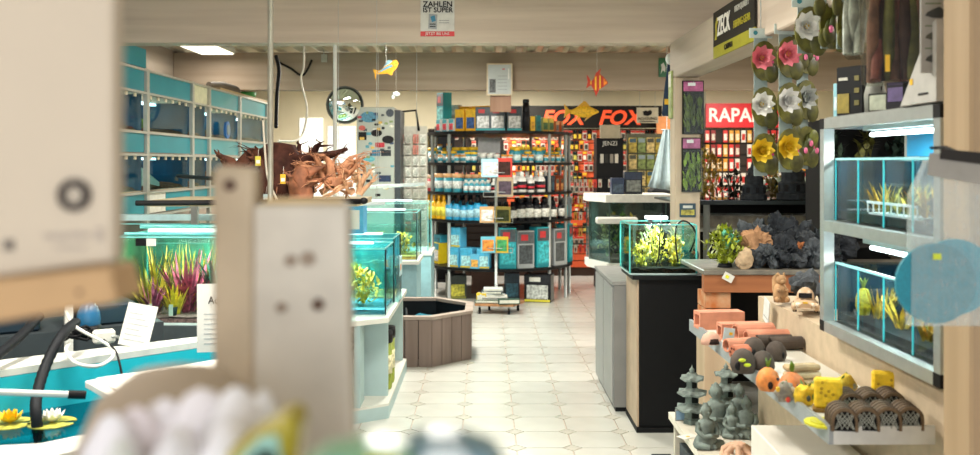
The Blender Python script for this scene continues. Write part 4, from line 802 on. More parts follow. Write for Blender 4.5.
# big yellow plush carp over the unit
cf = thing('plush_carp', 'big yellow plush carp hanging over the right of the round shelf', 'fish decoration', P(582, 112, 10.2)); s = .19
mb = MB(); secs = [(-.75, .1, .05), (-.55, .14, .08), (-.2, .3, .15), (.15, .36, .18), (.5, .28, .16), (.8, .14, .1), (.98, .04, .03)]; n = 14; vs = []
for x, hz, wy_ in secs:
    for j in range(n): a = 2*PI*j/n; vs.append((x*s, wy_*s*math.cos(a), (hz*math.sin(a)+.02)*s))
mb.add(vs, [(i*n+j, i*n+(j+1) % n, (i+1)*n+(j+1) % n, (i+1)*n+j) for i in range(len(secs)-1) for j in range(n)], True); mb.f += [tuple(range(n)), tuple(len(vs)-1-j for j in range(n))]; mb.s += [False, False]
CY = M('#d8a81a', .6, 0, .25, 40); mb.build('body', CY, cf)
MB().prism([(-.7*s, .05*s), (-1.05*s, .5*s), (-1.0*s, .1*s), (-1.05*s, -.35*s), (-.7*s, -.05*s)], -.012, .012, 'y').build('tail', M('#c89412', .6), cf); MB().prism([(-.3*s, .28*s), (.1*s, .65*s), (.25*s, .6*s), (.5*s, .28*s)], -.01, .01, 'y').build('dorsal_fin', M('#c89412', .6), cf)
for xx in (-.25, .3): MB().prism([(xx*s, -.25*s), ((xx-.15)*s, -.52*s), ((xx+.2)*s, -.28*s)], -.01, .01, 'y').build('belly_fin', M('#c89412', .6), cf)
MB().ell((.78*s, -.1*s, .06*s), (.035*s, .03*s, .035*s), 8, 6).build('eye', BLACK, cf); MB().cyl((0, 0, .3*s), (0, 0, ZC-cf.location.z), .0015, n=5).build('string', WHITE, cf)
# cables, small hook and crystal
hose('black_cable_bundle', 'bundle of black cable hanging at the steel pole', [P(276, 56, 5.85), P(279, 70, 5.8), P(277, 95, 5.7), P(276, 127, 5.5)], .012, BLACK)
hose('beam_cable', 'thin black cable running along the rear beam', [P(278, 62, 9.68), P(290, 68, 9.66), P(303, 75, 9.66), P(312, 60, 9.68)], .012, BLACK)
hose('hanging_cable', 'white cord hanging from the ceiling beside the steel pole', [(XD(301, 6.3), 6.3, ZC+.01), P(304, 60, 6.3), P(301, 80, 6.3), P(307, 110, 6.2), P(300, 138, 6.0), P(278, 141, 5.6)], .007, M('#d2cdbd', .5))
hose('thin_grey_cord', 'pale thin cord beside the black cable bundle', [P(263, 120, 4.8), P(265, 150, 4.8), P(268, 178, 4.8), P(277, 200, 4.8)], .006, M('#c9bfae', .5))
t = thing('beam_socket', 'small white ceiling hook lamp on the rear beam', 'hook', P(324, 60, 9.67)); MB().box(-.03, 0, -.02, .03, .03, .06).build('plate', M('#b8b4a8', .5), t); MB().tube([(0, 0, .06), (0, -.02, .12), (0, 0, .2)], .006, 6).build('arm', STEEL, t)
t = thing('hanging_trinket', 'small clear hanging ornament on a thread under the rear beam', 'ornament', P(396, 94, 8.8)); MB().ell((0, 0, 0), (.04, .03, .025), 8, 5, False).build('crystal', M('#dfe4e0', .15), t); MB().ell((-.03, 0, -.03), (.02, .02, .02), 6, 4, False).build('crystal', M('#dfe4e0', .15), t); MB().cyl((0, 0, .02), (0, 0, ZC-t.location.z), .001, n=5).build('thread', WHITE, t)
# ---------------------------------------------------------------- right aisle cabinets and tanks
t = thing('aquarium_cabinet', 'black cabinet with pale wooden side under the small bright aquarium', 'cabinet', (0, 0, 0)); BX0, BX1, BY0, BY1 = .875, 1.27, 5.28, 5.68
bx('body', BX0+.012, BY0, .03, BX1, BY1, .88, M('#0d0e10', .6), t, .003); bx('side_panel', BX0, BY0+.004, .03, BX0+.011, BY1, .88, M('#b09a82', .5, 0, .1, 8), t); bx('plinth', BX0-.004, BY0-.012, 0, BX1+.01, BY1, .029, M('#111214', .6), t); bx('top', BX0-.03, BY0-.03, .881, BX1+.03, BY1, .905, M('#141516', .5), t)
at = thing('small_aquarium', 'small brightly lit cube aquarium full of yellow plants on the black cabinet', 'aquarium', (.835, 5.29, .906)); aw, ad, ah = .385, .36, .285
tank(at, 0, 0, 0, aw, ad, ah, GLASS('#eefaf8', .05), .007, M('#6fd0cc', .15), .9, '#14120f', .045, M('#59bdb8', .2), True, '#eaf8f5')
bx('lamp_bar', aw*.3, .1, ah+.03, aw*.62, .16, ah+.045, M('#e8f8ff', .3, emit=9), at); bx('lamp_arm', aw*.45, .16, ah+.02, aw*.48, ad+.01, ah+.03, M('#22262a', .4), at); bx('lamp_clip', aw*.44, ad-.012, ah-.04, aw*.5, ad+.014, ah+.03, M('#22262a', .4), at)
area('cube_tank_light', (.835+aw*.46, 5.42, .906+ah+.028), (.16, .1), 6.5, (1, .98, .9))
for i, (x, y, c, n, hh) in enumerate(((.09, .12, '#d0b82a', 130, .13), (.19, .2, '#e0cc60', 170, .22), (.29, .15, '#c8a824', 150, .15), (.31, .25, '#c8b880', 120, .2), (.15, .27, '#d8d8b0', 120, .22))):
    tag(leafy('stem_plant', M(c, .5, 0, .3, 60), None, (.835+x, 5.29+y, .906+.04), n, .075, .07, hh, .017, 70+i), 'bright yellow-green bushy plant in the small aquarium', 'plant', 'plants in the small cube aquarium')
hose('air_hose', 'thin black tube arching into the small aquarium', [P(690, 252, 5.35), P(696, 235, 5.3), P(690, 224, 5.28), P(682, 221, 5.3), P(676, 228, 5.36), P(676, 246, 5.38), P(678, 262, 5.38)], .005, BLACK)
hose('aquarium_cable', 'thin dark cable hanging inside the small aquarium', [P(662, 213, 5.4), P(660, 235, 5.4), P(659, 255, 5.4), P(656, 265, 5.4)], .0035, BLACK)
q = thing('air_pump', 'small dark air pump with orange button clipped beside the aquarium', 'pump', P(694, 262, 5.6)); MB().ell((0, 0, .04), (.03, .03, .045), 10, 8).build('body', M('#2a3236', .4), q); MB().ell((-.01, -.025, .06), (.012, .01, .012), 8, 6).build('button', ORANGE, q); MB().box(-.03, .02, .02, .03, .16, .06).build('bracket', BLACK, q)
t = thing('grey_cabinet', 'grey aquarium cabinet with two doors beside the black one', 'cabinet', (0, 0, 0)); bx('body', .8, 5.7, .03, 1.17, 6.6, .79, M('#7d7d7b', .5, 0, .05, 8), t, .003); bx('top', .79, 5.695, .791, 1.18, 6.61, .81, M('#8b8b88', .5), t); bx('plinth', .815, 5.72, 0, 1.16, 6.59, .029, DARK, t)
for y in (5.72, 6.16): bx('door', .793, y, .05, .7995, y+.42, .77, M('#8f8f8d', .45, 0, .04, 8), t)
t = thing('panorama_aquarium', 'six-sided aquarium with white hood and base behind the small cube tank', 'aquarium', (0, 0, 0))
hx = [(.86, 7.55), (.98, 7.22), (1.42, 7.2), (1.5, 7.2), (1.5, 7.75), (.86, 7.75)]
MB().prism([(p[0]+(.14 if p[0] < 1 else 0), p[1]+.03) for p in hx], 0, .7).build('cabinet', M('#24282a', .5), t); MB().prism([(p[0]+(.0 if p[0] > 1 else -.02), p[1]-.015) for p in hx], .701, .76).build('base', WHITE, t); MB().prism([(p[0]+(.0 if p[0] > 1 else -.03), p[1]-.02) for p in hx], 1.24, 1.3).build('hood', M('#d6d2c8', .5), t)
for k in (5, 0, 1, 2):
    a, b = Vector(hx[k]), Vector(hx[(k+1) % 6]); n_ = (b-a).normalized(); nn = Vector((-n_.y, n_.x))*.008
    MB().prism([tuple(a), tuple(b), tuple(b+nn), tuple(a+nn)], .761, 1.239).build('pane', GLT, t); MB().cyl((*a, .761), (*a, 1.239), .006, n=6).build('corner_seal', M('#24403a', .4), t)
bx('back_panel', .88, 7.74, .761, 1.49, 7.748, 1.239, M('#2c3a34', .6, 0, .5, 10), t); MB().prism([(p[0]+(.015 if p[0] < 1 else -.01), p[1]+.012) for p in hx[:4]]+[(1.48, 7.73), (.875, 7.73)], .761, .79).build('gravel', M('#4a443a', .9, 0, .4, 80), t)
for i, (x, c, n, w_) in enumerate(((1.0, '#6a7a4a', 90, .03), (1.12, '#5a7a34', 90, .03), (1.25, '#c84a54', 50, .03), (1.2, '#cfae28', 50, .03))): tag(leafy('water_plant', M(c, .5, 0, .4, 40), None, (x, 7.5, .78), n, .1, .1, .33, w_, 90+i), ['grey-green', 'fresh green', 'pink', 'golden'][i]+' plant inside the six-sided aquarium', 'plant')
K = carton('dark blue product box on the white aquarium hood', None, .1, .1, .13, '#1e2e48', '#3a4a5a', None, '#20304c'); K.location = (XD(618, 7.3), 7.3, 1.3005)
K = carton('taller dark photo-printed box on the white aquarium hood', None, .14, .1, .18, '#2a2f34', '#6a6e68', None, '#1e2c44'); K.location = (XD(633, 7.35), 7.32, 1.3005)
K = thing('reef_lamp', 'white lamp unit standing behind the small cube aquarium', 'lamp', (1.02, 7.12, 0)); MB().box(-.16, -.05, 1.08, .16, .03, 1.13).build('head', WHITE, K, bev=.01); MB().cyl((.14, 0, 0), (.14, 0, 1.1), .012).build('stand', STEEL, K); MB().cyl((.14, 0, 0), (.14, 0, .02), .08).build('foot', STEEL, K)
# things hanging on the timber post
def plantpack(lab, x, z, w, h_, c, top, face='y', y=5.75, d=.05, seed=1):
    t = thing('plant_packet', lab, 'plant packet', (x, y, z))
    MB().box(0, -.012, 0, w, 0, h_).build('card', M('#20241c', .6, 0, .3, 20), t); MB().box(w*.05, -.016, h_*.8, w*.95, -.0125, h_*.98).build('header', M(top, .5, 0, .4, 30), t); MB().box(w*.25, -.018, h_*.9, w*.6, -.0165, h_*.96).build('logo', M('#d8e0e0', .5), t)
    rnd = random.Random(seed); m = MB()
    for i in range(70): m.blade((rnd.uniform(.1, .9)*w, -.015-rnd.random()*.03, rnd.uniform(.02, .6)*h_), rnd.random()*2*PI, .06, .02, .2, .3, 2)
    m.build('foliage', M(c, .5, 0, .4, 40), t); MB().box(0, -.06, 0, w, -.058, h_*.78).build('blister', CLEAR, t)
    MB().tube([(w/2, -.03, h_*.97), (w/2, .02, h_*.97)], .003, 5).build('hook', STEEL, t)
px2 = lambda px: XD(px, 5.72)
plantpack('dark green plastic plant packet with pink top high on the post', px2(683), ZD(134, 5.72), .135, .335, '#5f7024', '#b25a8a', seed=1)
plantpack('light green plastic plant packet low on the post', px2(682.5), ZD(192, 5.72), .12, .34, '#8aa438', '#a8648c', seed=2)
q = thing('side_packet', 'pale green packet hanging on the aisle side of the post', 'packet', (1.178, 5.8, ZD(118, 5.8))); MB().box(0, 0, 0, .01, .09, .3).build('card', M('#9aa86a', .5, 0, .3, 20), q); MB().box(-.002, .01, .2, -.0003, .08, .28).build('print', M('#d8d8c4', .5), q)
q = thing('small_sign', 'small blue and yellow picture card on the timber post', 'sign', (px2(680.5), 5.742, ZD(217, 5.74))); MB().box(0, 0, 0, .1, .008, .085).build('card', M('#2f4a5a', .5), q); MB().box(.008, -.002, .012, .092, -.0002, .045).build('picture', M('#a8a04a', .5, 0, .5, 40), q); MB().box(.02, -.002, .055, .08, -.0002, .072).build('caption', M('#c8ccc4', .5), q)
# dark-blue folded parasol and cloths near the post
q = thing('folded_parasol', 'dark blue folded parasol hanging in front of the rear beam by the post', 'parasol', P(672, 116, 6.6)); 
mb = MB(); n = 16; prof = [(.055, 0), (.06, .02), (.045, .2), (.028, .36), (.012, .42)]; vs = []
for i, (r, z) in enumerate(prof):
    for j in range(n): rr = r*(1+(.25 if j % 2 else -.15)); vs.append((rr*math.cos(2*PI*j/n), rr*math.sin(2*PI*j/n)*.6, z))
mb.add(vs, [(i*n+j, i*n+(j+1) % n, (i+1)*n+(j+1) % n, (i+1)*n+j) for i in range(4) for j in range(n)]); mb.f.append(tuple(range(n))); mb.s.append(False); mb.build('canopy', M('#173450', .7, 0, .2, 20), q)
MB().ell((-.01, -.01, .41), (.04, .03, .045), 10, 8).build('white_wrap', M('#d8dcd8', .6), q); MB().cyl((0, 0, .42), (0, 0, ZC-q.location.z), .003, n=6).build('hanger', STEEL, q); MB().box(-.06, -.035, .08, -.03, -.03, .12).build('yellow_print', YEL, q)
q = thing('hanging_towel', 'pale blue-white towel hanging in folds beside the post', 'towel', P(661, 187, 8.0)); pts = [(-.08, 0), (.07, -.05), (.085, .25), (.08, .47), (.03, .47), (-.02, .25)]
mb = MB(); n = 12; vs = []
for i in range(n+1):
    u = i/n
    for j in range(7):
        v = j/6; xl = -.11+.13*v**.8; xr = .085; x = xl+(xr-xl)*u; vs.append((x, .025*math.sin(u*14+v*2)*(1-.5*v), v*.5-.03*u*(1-v)))
mb.add(vs, [(i*7+j, (i+1)*7+j, (i+1)*7+j+1, i*7+j+1) for i in range(n) for j in range(6)], True); o = mb.build('cloth', M('#b9cdd2', .8, 0, .08, 20), q); so_ = o.modifiers.new('thick', 'SOLIDIFY'); so_.thickness = .006
MB().cyl((.05, 0, .49), (.05, 0, ZC-q.location.z), .003, n=6).build('hanger', STEEL, q); MB().tube([(.0, 0, .5), (.09, 0, .5)], .006, 6).build('bar', STEEL, q)
q = thing('dark_stool', 'dark upholstered seat behind the six-sided aquarium', 'seat', (XD(664, 8.2), 8.2, 0)); MB().box(-.12, -.1, .0, .16, .2, .9).build('case', M('#17181a', .6), q, bev=.01); MB().box(-.12, -.1, .905, .16, .2, 1.33).build('back', M('#141517', .7), q, bev=.03)
# ---------------------------------------------------------------- rock table
RT = 1.0
t = thing('rock_table', 'stone-topped table on a brick-edged pier carrying dark lava rocks', 'table', (0, 0, 0))
bx('slab', 1.12, 4.7, RT-.025, 2.6, 5.25, RT, M('#6f6a60', .5, 0, .2, 15), t, .004); bx('apron', 1.125, 4.71, RT-.115, 2.55, 4.76, RT-.0255, WOOD('#8f5632', '#a5683e', 'x', 7), t)
pc_ = thing('brick_pier', 'wooden pier with a flaking orange brick block on top under the rock table', 'pier', (0, 0, 0)); bx('pier', 1.13, 4.72, 0, 1.27, 4.9, .72, WOOD('#b59c80', '#c5ad90', 'z', 5), pc_)
for i in range(2): bx('brick', 1.135, 4.725, .721+i*.082, 1.265, 4.895, .798+i*.082, M('#b0622f', .9, 0, 0, 14, .5, 0, (1, 1, 1), .1, '#b98f6c'), pc_)
for x in (1.3, 2.4): bx('leg', x, 5.05, 0, x+.06, 5.11, RT-.0255, DARK, t)
bx('back_leg', 2.45, 4.6, 0, 2.51, 4.66, RT-.0255, DARK, t)
lav = [M('#34393e', .85, 0, .4, 30, .6), M('#41474c', .85, 0, .4, 30, .6), M('#2a2e33', .85, 0, .4, 30, .6)]
spots = []
for row, (dd, n_, x0_, x1_, r_) in enumerate(((4.8, 6, 752, 830, .06), (4.95, 6, 746, 832, .068), (5.1, 7, 738, 836, .075), (5.18, 5, 750, 832, .09))):
    for k in range(n_): spots.append((x0_+(x1_-x0_)*(k+.25*(row % 2))/(n_-1), 262-row*10, dd, r_*(.85+.3*((k*7+row*3) % 5)/4)))
for i, (px, py, d, r) in enumerate(spots):
    tag(rock(r*1.1, i+11, 1.0, 4, (1, .8, 1.0 if py > 235 else 1.25)).build('lava_rock', lav[i % 3], None, (XD(px, d), d, RT+.0005), i*1.1), 'black porous lava rock on the stone table', 'rock', 'lava rocks on the table')
for i, (px, d, r, c) in enumerate(((757, 4.87, .09, '#a8805c'), (799, 4.87, .07, '#a8673c'))):
    tag(rock(r*.85, 71+i, .85, 4, (1.1, .6, 1.2)).build('tan_rock', M(c, .9, 0, .25, 20, .4), None, (XD(px, d), d, RT+.0005)), ('pale tan pointed rock among the lava rocks', 'orange-brown flat rock among the lava rocks')[i], 'rock')
tag(rock(.05, 91, .35, 3, (1, .7, 1.2)).build('skull_rock', M('#b9a080', .85, 0, .2, 30, .3), None, (XD(745, 4.76), 4.76, RT+.0005)), 'small beige rock with holes beside the green fern', 'rock')
gp = thing('plastic_fern', 'bushy bright green plastic plant at the corner of the rock table', 'plant', (XD(725, 4.85), 4.85, RT)); leafy('foliage', M('#8f9c24', .5, 0, .4, 30), gp, (0, 0, .015), 420, .115, .1, .19, .022, 7); MB().lathe([(0, 0), (.04, 0), (.035, .02), (0, .02)], 10).build('base', DARK, gp); leafy('tips', M('#6ac4a4', .5), gp, (.01, -.02, .1), 40, .06, .05, .09, .02, 8)
q = thing('price_label', 'white label with yellow dot on the edge of the rock table', 'label', (XD(722, 4.69), 4.698, RT-.04), -.0); MB().box(0, -.003, 0, .055, 0, .04).xf(Matrix.Rotation(.5, 4, 'Y')).build('card', WHITE, q); MB().box(.012, -.005, .012, .03, -.003, .028).xf(Matrix.Rotation(.5, 4, 'Y')).build('dot', M('#d8d83a', .5), q)
# glass shelf with dark ornaments behind the rocks
t = thing('glass_display_shelf', 'glass shelf on steel legs with dark stupas and greenery behind the rocks', 'shelf', (0, 0, 0)); SZ = 1.31
bx('glass', 1.2, 5.95, SZ-.012, 2.75, 6.5, SZ, GLASS('#3a5a58', .15), t); bx('front_bar', 1.2, 5.94, SZ-.03, 2.75, 5.95, SZ-.004, M('#2a3030', .4), t); bx('lower_shelf', 1.2, 6.0, 1.1, 2.75, 6.5, 1.12, M('#9a9a90', .5), t); bx('goods_strip', 1.42, 6.1, 1.121, 2.7, 6.4, 1.2, M('#6e6758', .6, 0, .5, 15), t); bx('darkening_board', 1.45, 6.51, 0, 2.75, 6.53, 1.29, M('#1e1c1a', .7), t)  # rear board added to darken the view below the glass shelf
for x in (1.37, 1.45): MB().cyl((x, 6.0 if x > 1.4 else 6.1, 0), (x, 6.0 if x > 1.4 else 6.1, SZ-.013), .022).build('leg', STEEL, t)
bx('leg', 2.6, 6.1, 0, 2.64, 6.14, SZ-.013, STEEL, t)
def stupa(lab, px, d, h_, c):
    t = thing('stupa_ornament', lab, 'ornament', (XD(px, d), d, SZ)); r = h_*.3
    MB().lathe([(0, 0), (r, 0), (r, h_*.1), (r*.85, h_*.12), (r*.9, h_*.3), (r*.7, h_*.34), (r*.72, h_*.5), (r*.5, h_*.56), (r*.5, h_*.68), (r*.28, h_*.74), (r*.15, h_*.88), (0, h_)], 12, sm=False).build('body', M(c, .8, 0, .3, 30, .4), t)
    for i in range(5): a = PI+PI*i/4; MB().box(-.012, -.004, 0, .012, .004, h_*.12).xf(Matrix.Translation((r*.86*math.cos(a), r*.86*math.sin(a), h_*.15)) @ Matrix.Rotation(a+PI/2, 4, 'Z')).build('niche', BLACK, t)
stupa('dark grey bell-shaped temple ornament next to the lure wall', 754, 6.1, .29, '#2c3034'); stupa('taller dark temple ornament beside the big leaves', 793, 6.1, .36, '#2a2e32')
rt = M('#2a2418', .6, 0, .4, 30)
for i, (px, h_, c, n, w_) in enumerate(((704, .33, '#8a7a24', 90, .03), (713, .28, '#a07a28', 80, .03), (772, .42, '#6a5a1e', 170, .03), (781, .3, '#8a7a2c', 90, .03), (733, .18, '#2a2c22', 90, .03))):
    tag(leafy('shelf_plant', M(c, .6, 0, .5, 40), None, (XD(px, 6.25), 6.25, SZ), n, .1, .09, h_, w_, 110+i), ['olive plastic plant by the post on the glass shelf', 'brownish plastic plant by the post on the glass shelf', 'tall olive-brown plant between the temple ornaments', 'low golden plant between the temple ornaments', 'low dark plant on the glass shelf'][i], 'plant')
for i, (px, h_, sd) in enumerate(((804, .4, 5), (826, .36, 6), (783, .36, 7))):
    q = thing('big_leaf_plant', ['dark broad-leaved plant with pale leaf rims', 'dark broad-leaved plant behind the tank rack', 'dark leafy plant behind the tall temple ornament'][i], 'plant', (XD(px, 6.4), 6.4, SZ), sd); rnd = random.Random(sd)
    for k in range(9): 
        a = rnd.random()*6.3; le = rnd.uniform(.1, .8); l2 = h_*rnd.uniform(.6, 1.05)
        MB().blade((0, 0, 0), a, l2*1.0, .12, le, .45, 5).build('leaf', M('#1f3a30', .4, 0, .4, 20), q); MB().blade((0, 0, .004), a, l2*1.02, .14, le, .45, 5).build('leaf_rim', M('#8a9a80', .5), q)
t = thing('plant_shelving', 'dark shelving unit with hanging leafy plants behind the tank rack', 'shelving', (0, 0, 0)); bx('back', 1.95, 5.55, 0, 2.85, 5.58, 1.8, M('#191a1a', .7), t); bx('side', 1.95, 5.3, 0, 1.98, 5.55, 1.8, M('#201f1e', .7), t); bx('side', 2.82, 5.3, 0, 2.85, 5.55, 1.8, M('#201f1e', .7), t)
for z in (1.06, 1.42, 1.78): bx('shelf', 1.98, 5.3, z, 2.82, 5.55, z+.02, M('#2a2826', .6), t)
for i, (x, z, c_) in enumerate(((2.06, 1.44, '#2c4030'), (2.25, 1.44, '#5a5a22'), (2.45, 1.44, '#1f3028'), (2.65, 1.44, '#4a5a2a'), (2.1, 1.08, '#2a3a30'), (2.35, 1.08, '#6a5a24'), (2.6, 1.08, '#2c4030'))):
    tag(leafy('shelf_plant', M(c_, .6, 0, .5, 40), None, (x, 5.42, z), 70, .08, .08, .27, .04, 400+i), ['dark green', 'olive', 'blackish green', 'mid green', 'blue-green', 'brownish', 'forest green'][i]+' leafy plant on the '+('upper' if z > 1.2 else 'middle')+' board of the dark shelving', 'plant')
# ---------------------------------------------------------------- partition and wall tank rack
PX0 = 1.15
pt = struct(tag(bx('trim_7', PX0+.012, 2.16, 0, 1.46, 3.9, .985, M('#b9a78c', .7), None), 'low pale timber partition behind the ornament shelf', 'partition'))
for i in range(5): bx('plank', PX0-.006-.0, 2.17, .01+i*.195, PX0+.0118, 3.9, .2+i*.195, WOOD('#9e8b70', '#b3a084', 'y', 5), pt).location.z += 0
bx('cap', PX0-.02, 2.165, .9855, 1.47, 3.92, 1.0, M('#a8a294', .6, 0, .08, 10), pt)
rk = thing('tank_rack', 'aluminium two-tier rack of small divided aquariums on the partition', 'aquarium rack', (0, 0, 0))
A0, A1, B0, B1 = 1.107, 1.42, 2.23, 3.03; RB, RM, RTp = 1.0005, 1.345, 1.695; w = .034
for x in (A0, A1-w):
    for y in (B0, B1-w): bx('post', x, y, RB+w, x+w, y+w, RTp-w, ALU, rk)
for z in (RB, RM-w/2, RTp-w):
    for x in (A0, A1-w): bx('rail', x+(.0005 if z == RM-w/2 else 0), B0+w, z, x+w, B1-w, z+w, ALU, rk)
    for y in (B0, B1-w): bx('rail', A0+w, y, z, A1-w, y+w, z+w, ALU, rk)
    for x in (A0, A1-w):
        for y in (B0, B1-w):
            if z != RM-w/2: bx('corner_block', x-.001, y-.001, z-.0003, x+w+.001, y+w+.001, z+w, BLACK, rk)
    bx('shelf', A0+w, B0+w, z+.012, A1-w, B1-w, z+.02, M('#7a8a8c', .5), rk)
BLU = M('#1d9ad0', .45, 0, .06, 5)
for k, (zt, ht) in enumerate(((RB+.036, .185), (RM+.019, .195))):
    a = thing('divided_aquarium', ('lower', 'upper')[k]+' divided glass aquarium of four compartments in the tank rack', 'aquarium', (0, 0, zt))
    x0_, x1_, y0_, y1_ = A0+w+.004, A1-w-.02, B0+w+.004, B1-w-.004
    bx('bottom_pane', x0_, y0_, 0, x1_, y1_, .006, GLT, a); bx('pane', x0_, y0_, .006, x0_+.005, y1_, ht, GLASS('#f6fcfd', .04), a); bx('pane', x1_-.005, y0_, .006, x1_, y1_, ht, GLASS('#e0f2f6', .03), a)
    for j in range(5):
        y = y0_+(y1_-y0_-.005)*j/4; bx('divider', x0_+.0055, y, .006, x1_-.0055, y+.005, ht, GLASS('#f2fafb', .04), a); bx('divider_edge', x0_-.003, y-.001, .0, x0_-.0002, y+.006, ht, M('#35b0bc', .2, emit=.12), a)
    bx('rim', x0_-.003, y0_, ht, x0_+.008, y1_, ht+.007, M('#9adde4', .15, emit=.15), a); bx('rim', x1_-.008, y0_, ht, x1_, y1_, ht+.007, M('#9adde4', .15), a)  # front rim and divider edges: cyan light put in as faint emission
    bx('cover_glass', x0_+.009, y0_, ht+.0005, x1_-.009, y1_, ht+.005, GLASS('#f2fbfc', .12), a)
    bx('gravel', x0_+.006, y0_+.006, .0065, x1_-.006, y1_-.006, .03, M('#1c2226', .9, 0, .6, 120), a)
    bx('back_panel', x1_+.001, y0_, 0, x1_+.006, y1_, ht*.98, M('#125a86' if k == 0 else '#1f4a58', .6, 0, .6, 9), a)
    bx('darkening_end_sheet', x0_+.006, y1_+.0005, 0, x1_, y1_+.003, ht*.98, M('#123044', .6, 0, .6, 9), a)  # dark far-end sheet added to darken the background of the tank
    rnd = random.Random(5+k)
    for j in range(4):
        y = y0_+(y1_-y0_)*(j+.5)/4; nm = 'small golden-green plant in the %s divided aquarium' % ('lower', 'upper')[k]
        for m_ in range(2 if k == 0 else 3):
            tag(bush('tank_plant', M(rnd.choice(['#c08c1c', '#d0a020', '#d8b450', '#8a7a24']), .5, 0, .4, 50), None, (x0_+.05+.05*m_+.01*j, y-.05+.05*m_, zt+.028), 14, ht*.6, .03, .012, 300+k*10+j*3+m_, (0, .7)), nm, 'plant', 'plants of the %s divided tank' % ('lower', 'upper')[k])
    zl_ = zt+ht+.06 if k == 0 else RTp-.055
    tl = thing('rack_light', ('lower', 'upper')[k]+' fluorescent tube in the tank rack', 'lamp', (0, 0, zl_)); MB().tube([(A0+.12, B0+.05, 0), (A0+.12, B1-.12, 0)], .007, 8).build('tube', M('#e6fbff', .3, emit=7), tl); bx('batten', A0+.1, B0+.05, .013, A0+.14, B1-.1, .03, M('#c8d8da', .4), tl)
    area('rack_lamp', (A0+.12, (B0+B1)/2, zl_-.013), (.04, .6), 3.6, (1, .96, .88))
    bx('blue_back', A1-w-.008, B0+w, zt+ht+.012, A1-w-.003, B1-w-.001, (RM-w/2-.002 if k == 0 else RTp-w-.002), BLU, rk)
q = thing('pineapple_ornament', 'gold pineapple ornament in the far compartment of the lower divided aquarium', 'ornament', (A0+.09, B1-.13, RB+.066)); MB().lathe([(0, 0), (.017, .004), (.024, .03), (.023, .06), (.014, .085), (0, .09)], 12, sm=False).build('fruit', M('#b8a224', .6, 0, .4, 120), q)
for k in range(7): MB().blade((0, 0, .085), k*.9, .04, .012, .35, .2, 2).build('crown_leaf', M('#8f9a34', .5), q)
q = thing('white_tray_ornament', 'white lattice basket in the upper divided aquarium', 'basket', (A0+.06, B0+.34, RM+.05)); MB().box(0, -.1, 0, .05, .22, .006).build('floor', M('#c8d0d2', .4), q)
for k in range(9): MB().box(-.002, -.1+k*.04, .006, .0, -.094+k*.04, .035).build('slat', M('#d8dee0', .4), q)
MB().box(-.004, -.1, .033, .002, .225, .04).build('rim', M('#e2e8ea', .4), q)
tag(rock(.05, 131, .4, 2, (1, 1.2, .9)).build('tank_rock', M('#3a3c40', .9, 0, .6, 80), None, (A0+.11, B0+.16, RM+.048)), 'grey speckled rock in the near compartment of the upper divided aquarium', 'rock')
# on top of the rack
TT = RTp+.0005
bx('rack_top_board', A0+.02, B0, RTp+.0001, A1, B1, RTp+.005, M('#8a8c88', .5), rk); TT = RTp+.0055
def pk_(name, lab, y, x, w_, d_, h_, body, parts, rz=-PI/2+.5):
    t = thing(name, lab, 'packet', (x, y, TT), rz); MB().box(-w_/2, 0, 0, w_/2, d_, h_).build('carton', M(body, .5), t, bev=.002)
    for nm, a, b, c, d, col in parts: MB().box(a*w_, -.002, c*h_, b*w_, -.0002, d*h_).build(nm, M(col, .5, 0, .2, 40), t)
    return t
pk_('black_packet', 'black boxed packet with gold plant picture on top of the tank rack', 2.9, A0+.045, .1, .03, .155, '#101214', [('caption', -.4, -.05, .72, .78, '#b8b8ac'), ('plant_picture', -.45, 0, .05, .45, '#8a7a2a'), ('spot', .2, .38, .7, .8, '#6a6228'), ('spot', .2, .38, .45, .55, '#6a6228'), ('spot', .2, .38, .2, .3, '#6a6228')])
pk_('blue_packet', 'pale blue packet behind the black one on the tank rack', 2.985, A0+.05, .06, .03, .11, '#8ac0cc', [('print', -.4, .4, .2, .6, '#c8dde0')])
pk_('leaf_packet', 'clear packet with white leaf cut-out on the tank rack', 2.70, A0+.05, .07, .02, .055, '#2a2c28', [('leaf_cutout', -.4, .4, .1, .9, '#a8b09c')])
pk_('dark_packet', 'dark packet with violet print on the tank rack', 2.60, A0+.06, .07, .02, .08, '#23232a', [('print', -.4, .3, .3, .8, '#5a4a7a')])
pk_('dark_packet', 'low dark blue packet in front of the hanging wood on the tank rack', 2.49, A0+.07, .1, .02, .07, '#17191c', [('print', -.4, .3, .3, .8, '#38424a')])
q = thing('grey_figure', 'grey bottle-shaped figure with white cap label and wire antenna on the tank rack', 'figure', (A0+.08, 2.79, TT)); MB().lathe([(0, 0), (.03, 0), (.032, .06), (.022, .1), (.012, .13), (.018, .15), (.02, .18), (.012, .2), (0, .205)], 12).build('body', M('#8a8c84', .5), q); MB().box(-.02, -.03, .115, .015, -.022, .14).build('label', M('#ddd3b8', .5), q); MB().tube([(0, -.02, .02), (.01, -.03, .09), (-.02, -.03, .1)], .002, 5).build('wire', BLACK, q)
q = thing('grey_display_card', 'large grey folded card box leaning at the near end of the tank rack', 'box', (A0-.01, 2.42, TT), 0)
MB().prism([(0, 0), (-.19, .0), (-.19, .2), (-.16, .19), (-.04, .05)], 0, .09, 'x').build('card', M('#b0aea8', .6), q); MB().prism([(.05, .0), (0.0, 0), (-.16, .2), (-.13, .21)], .02, .11, 'x').build('fold', M('#77756f', .6), q)
MB().box(-.002, -.17, .12, -.0003, -.155, .15).build('slot', BLACK, q); MB().box(-.002, -.15, .02, -.0003, -.1, .025).build('slot', BLACK, q); MB().box(-.002, -.07, .05, -.0003, -.055, .065).build('price_dot', YEL, q)
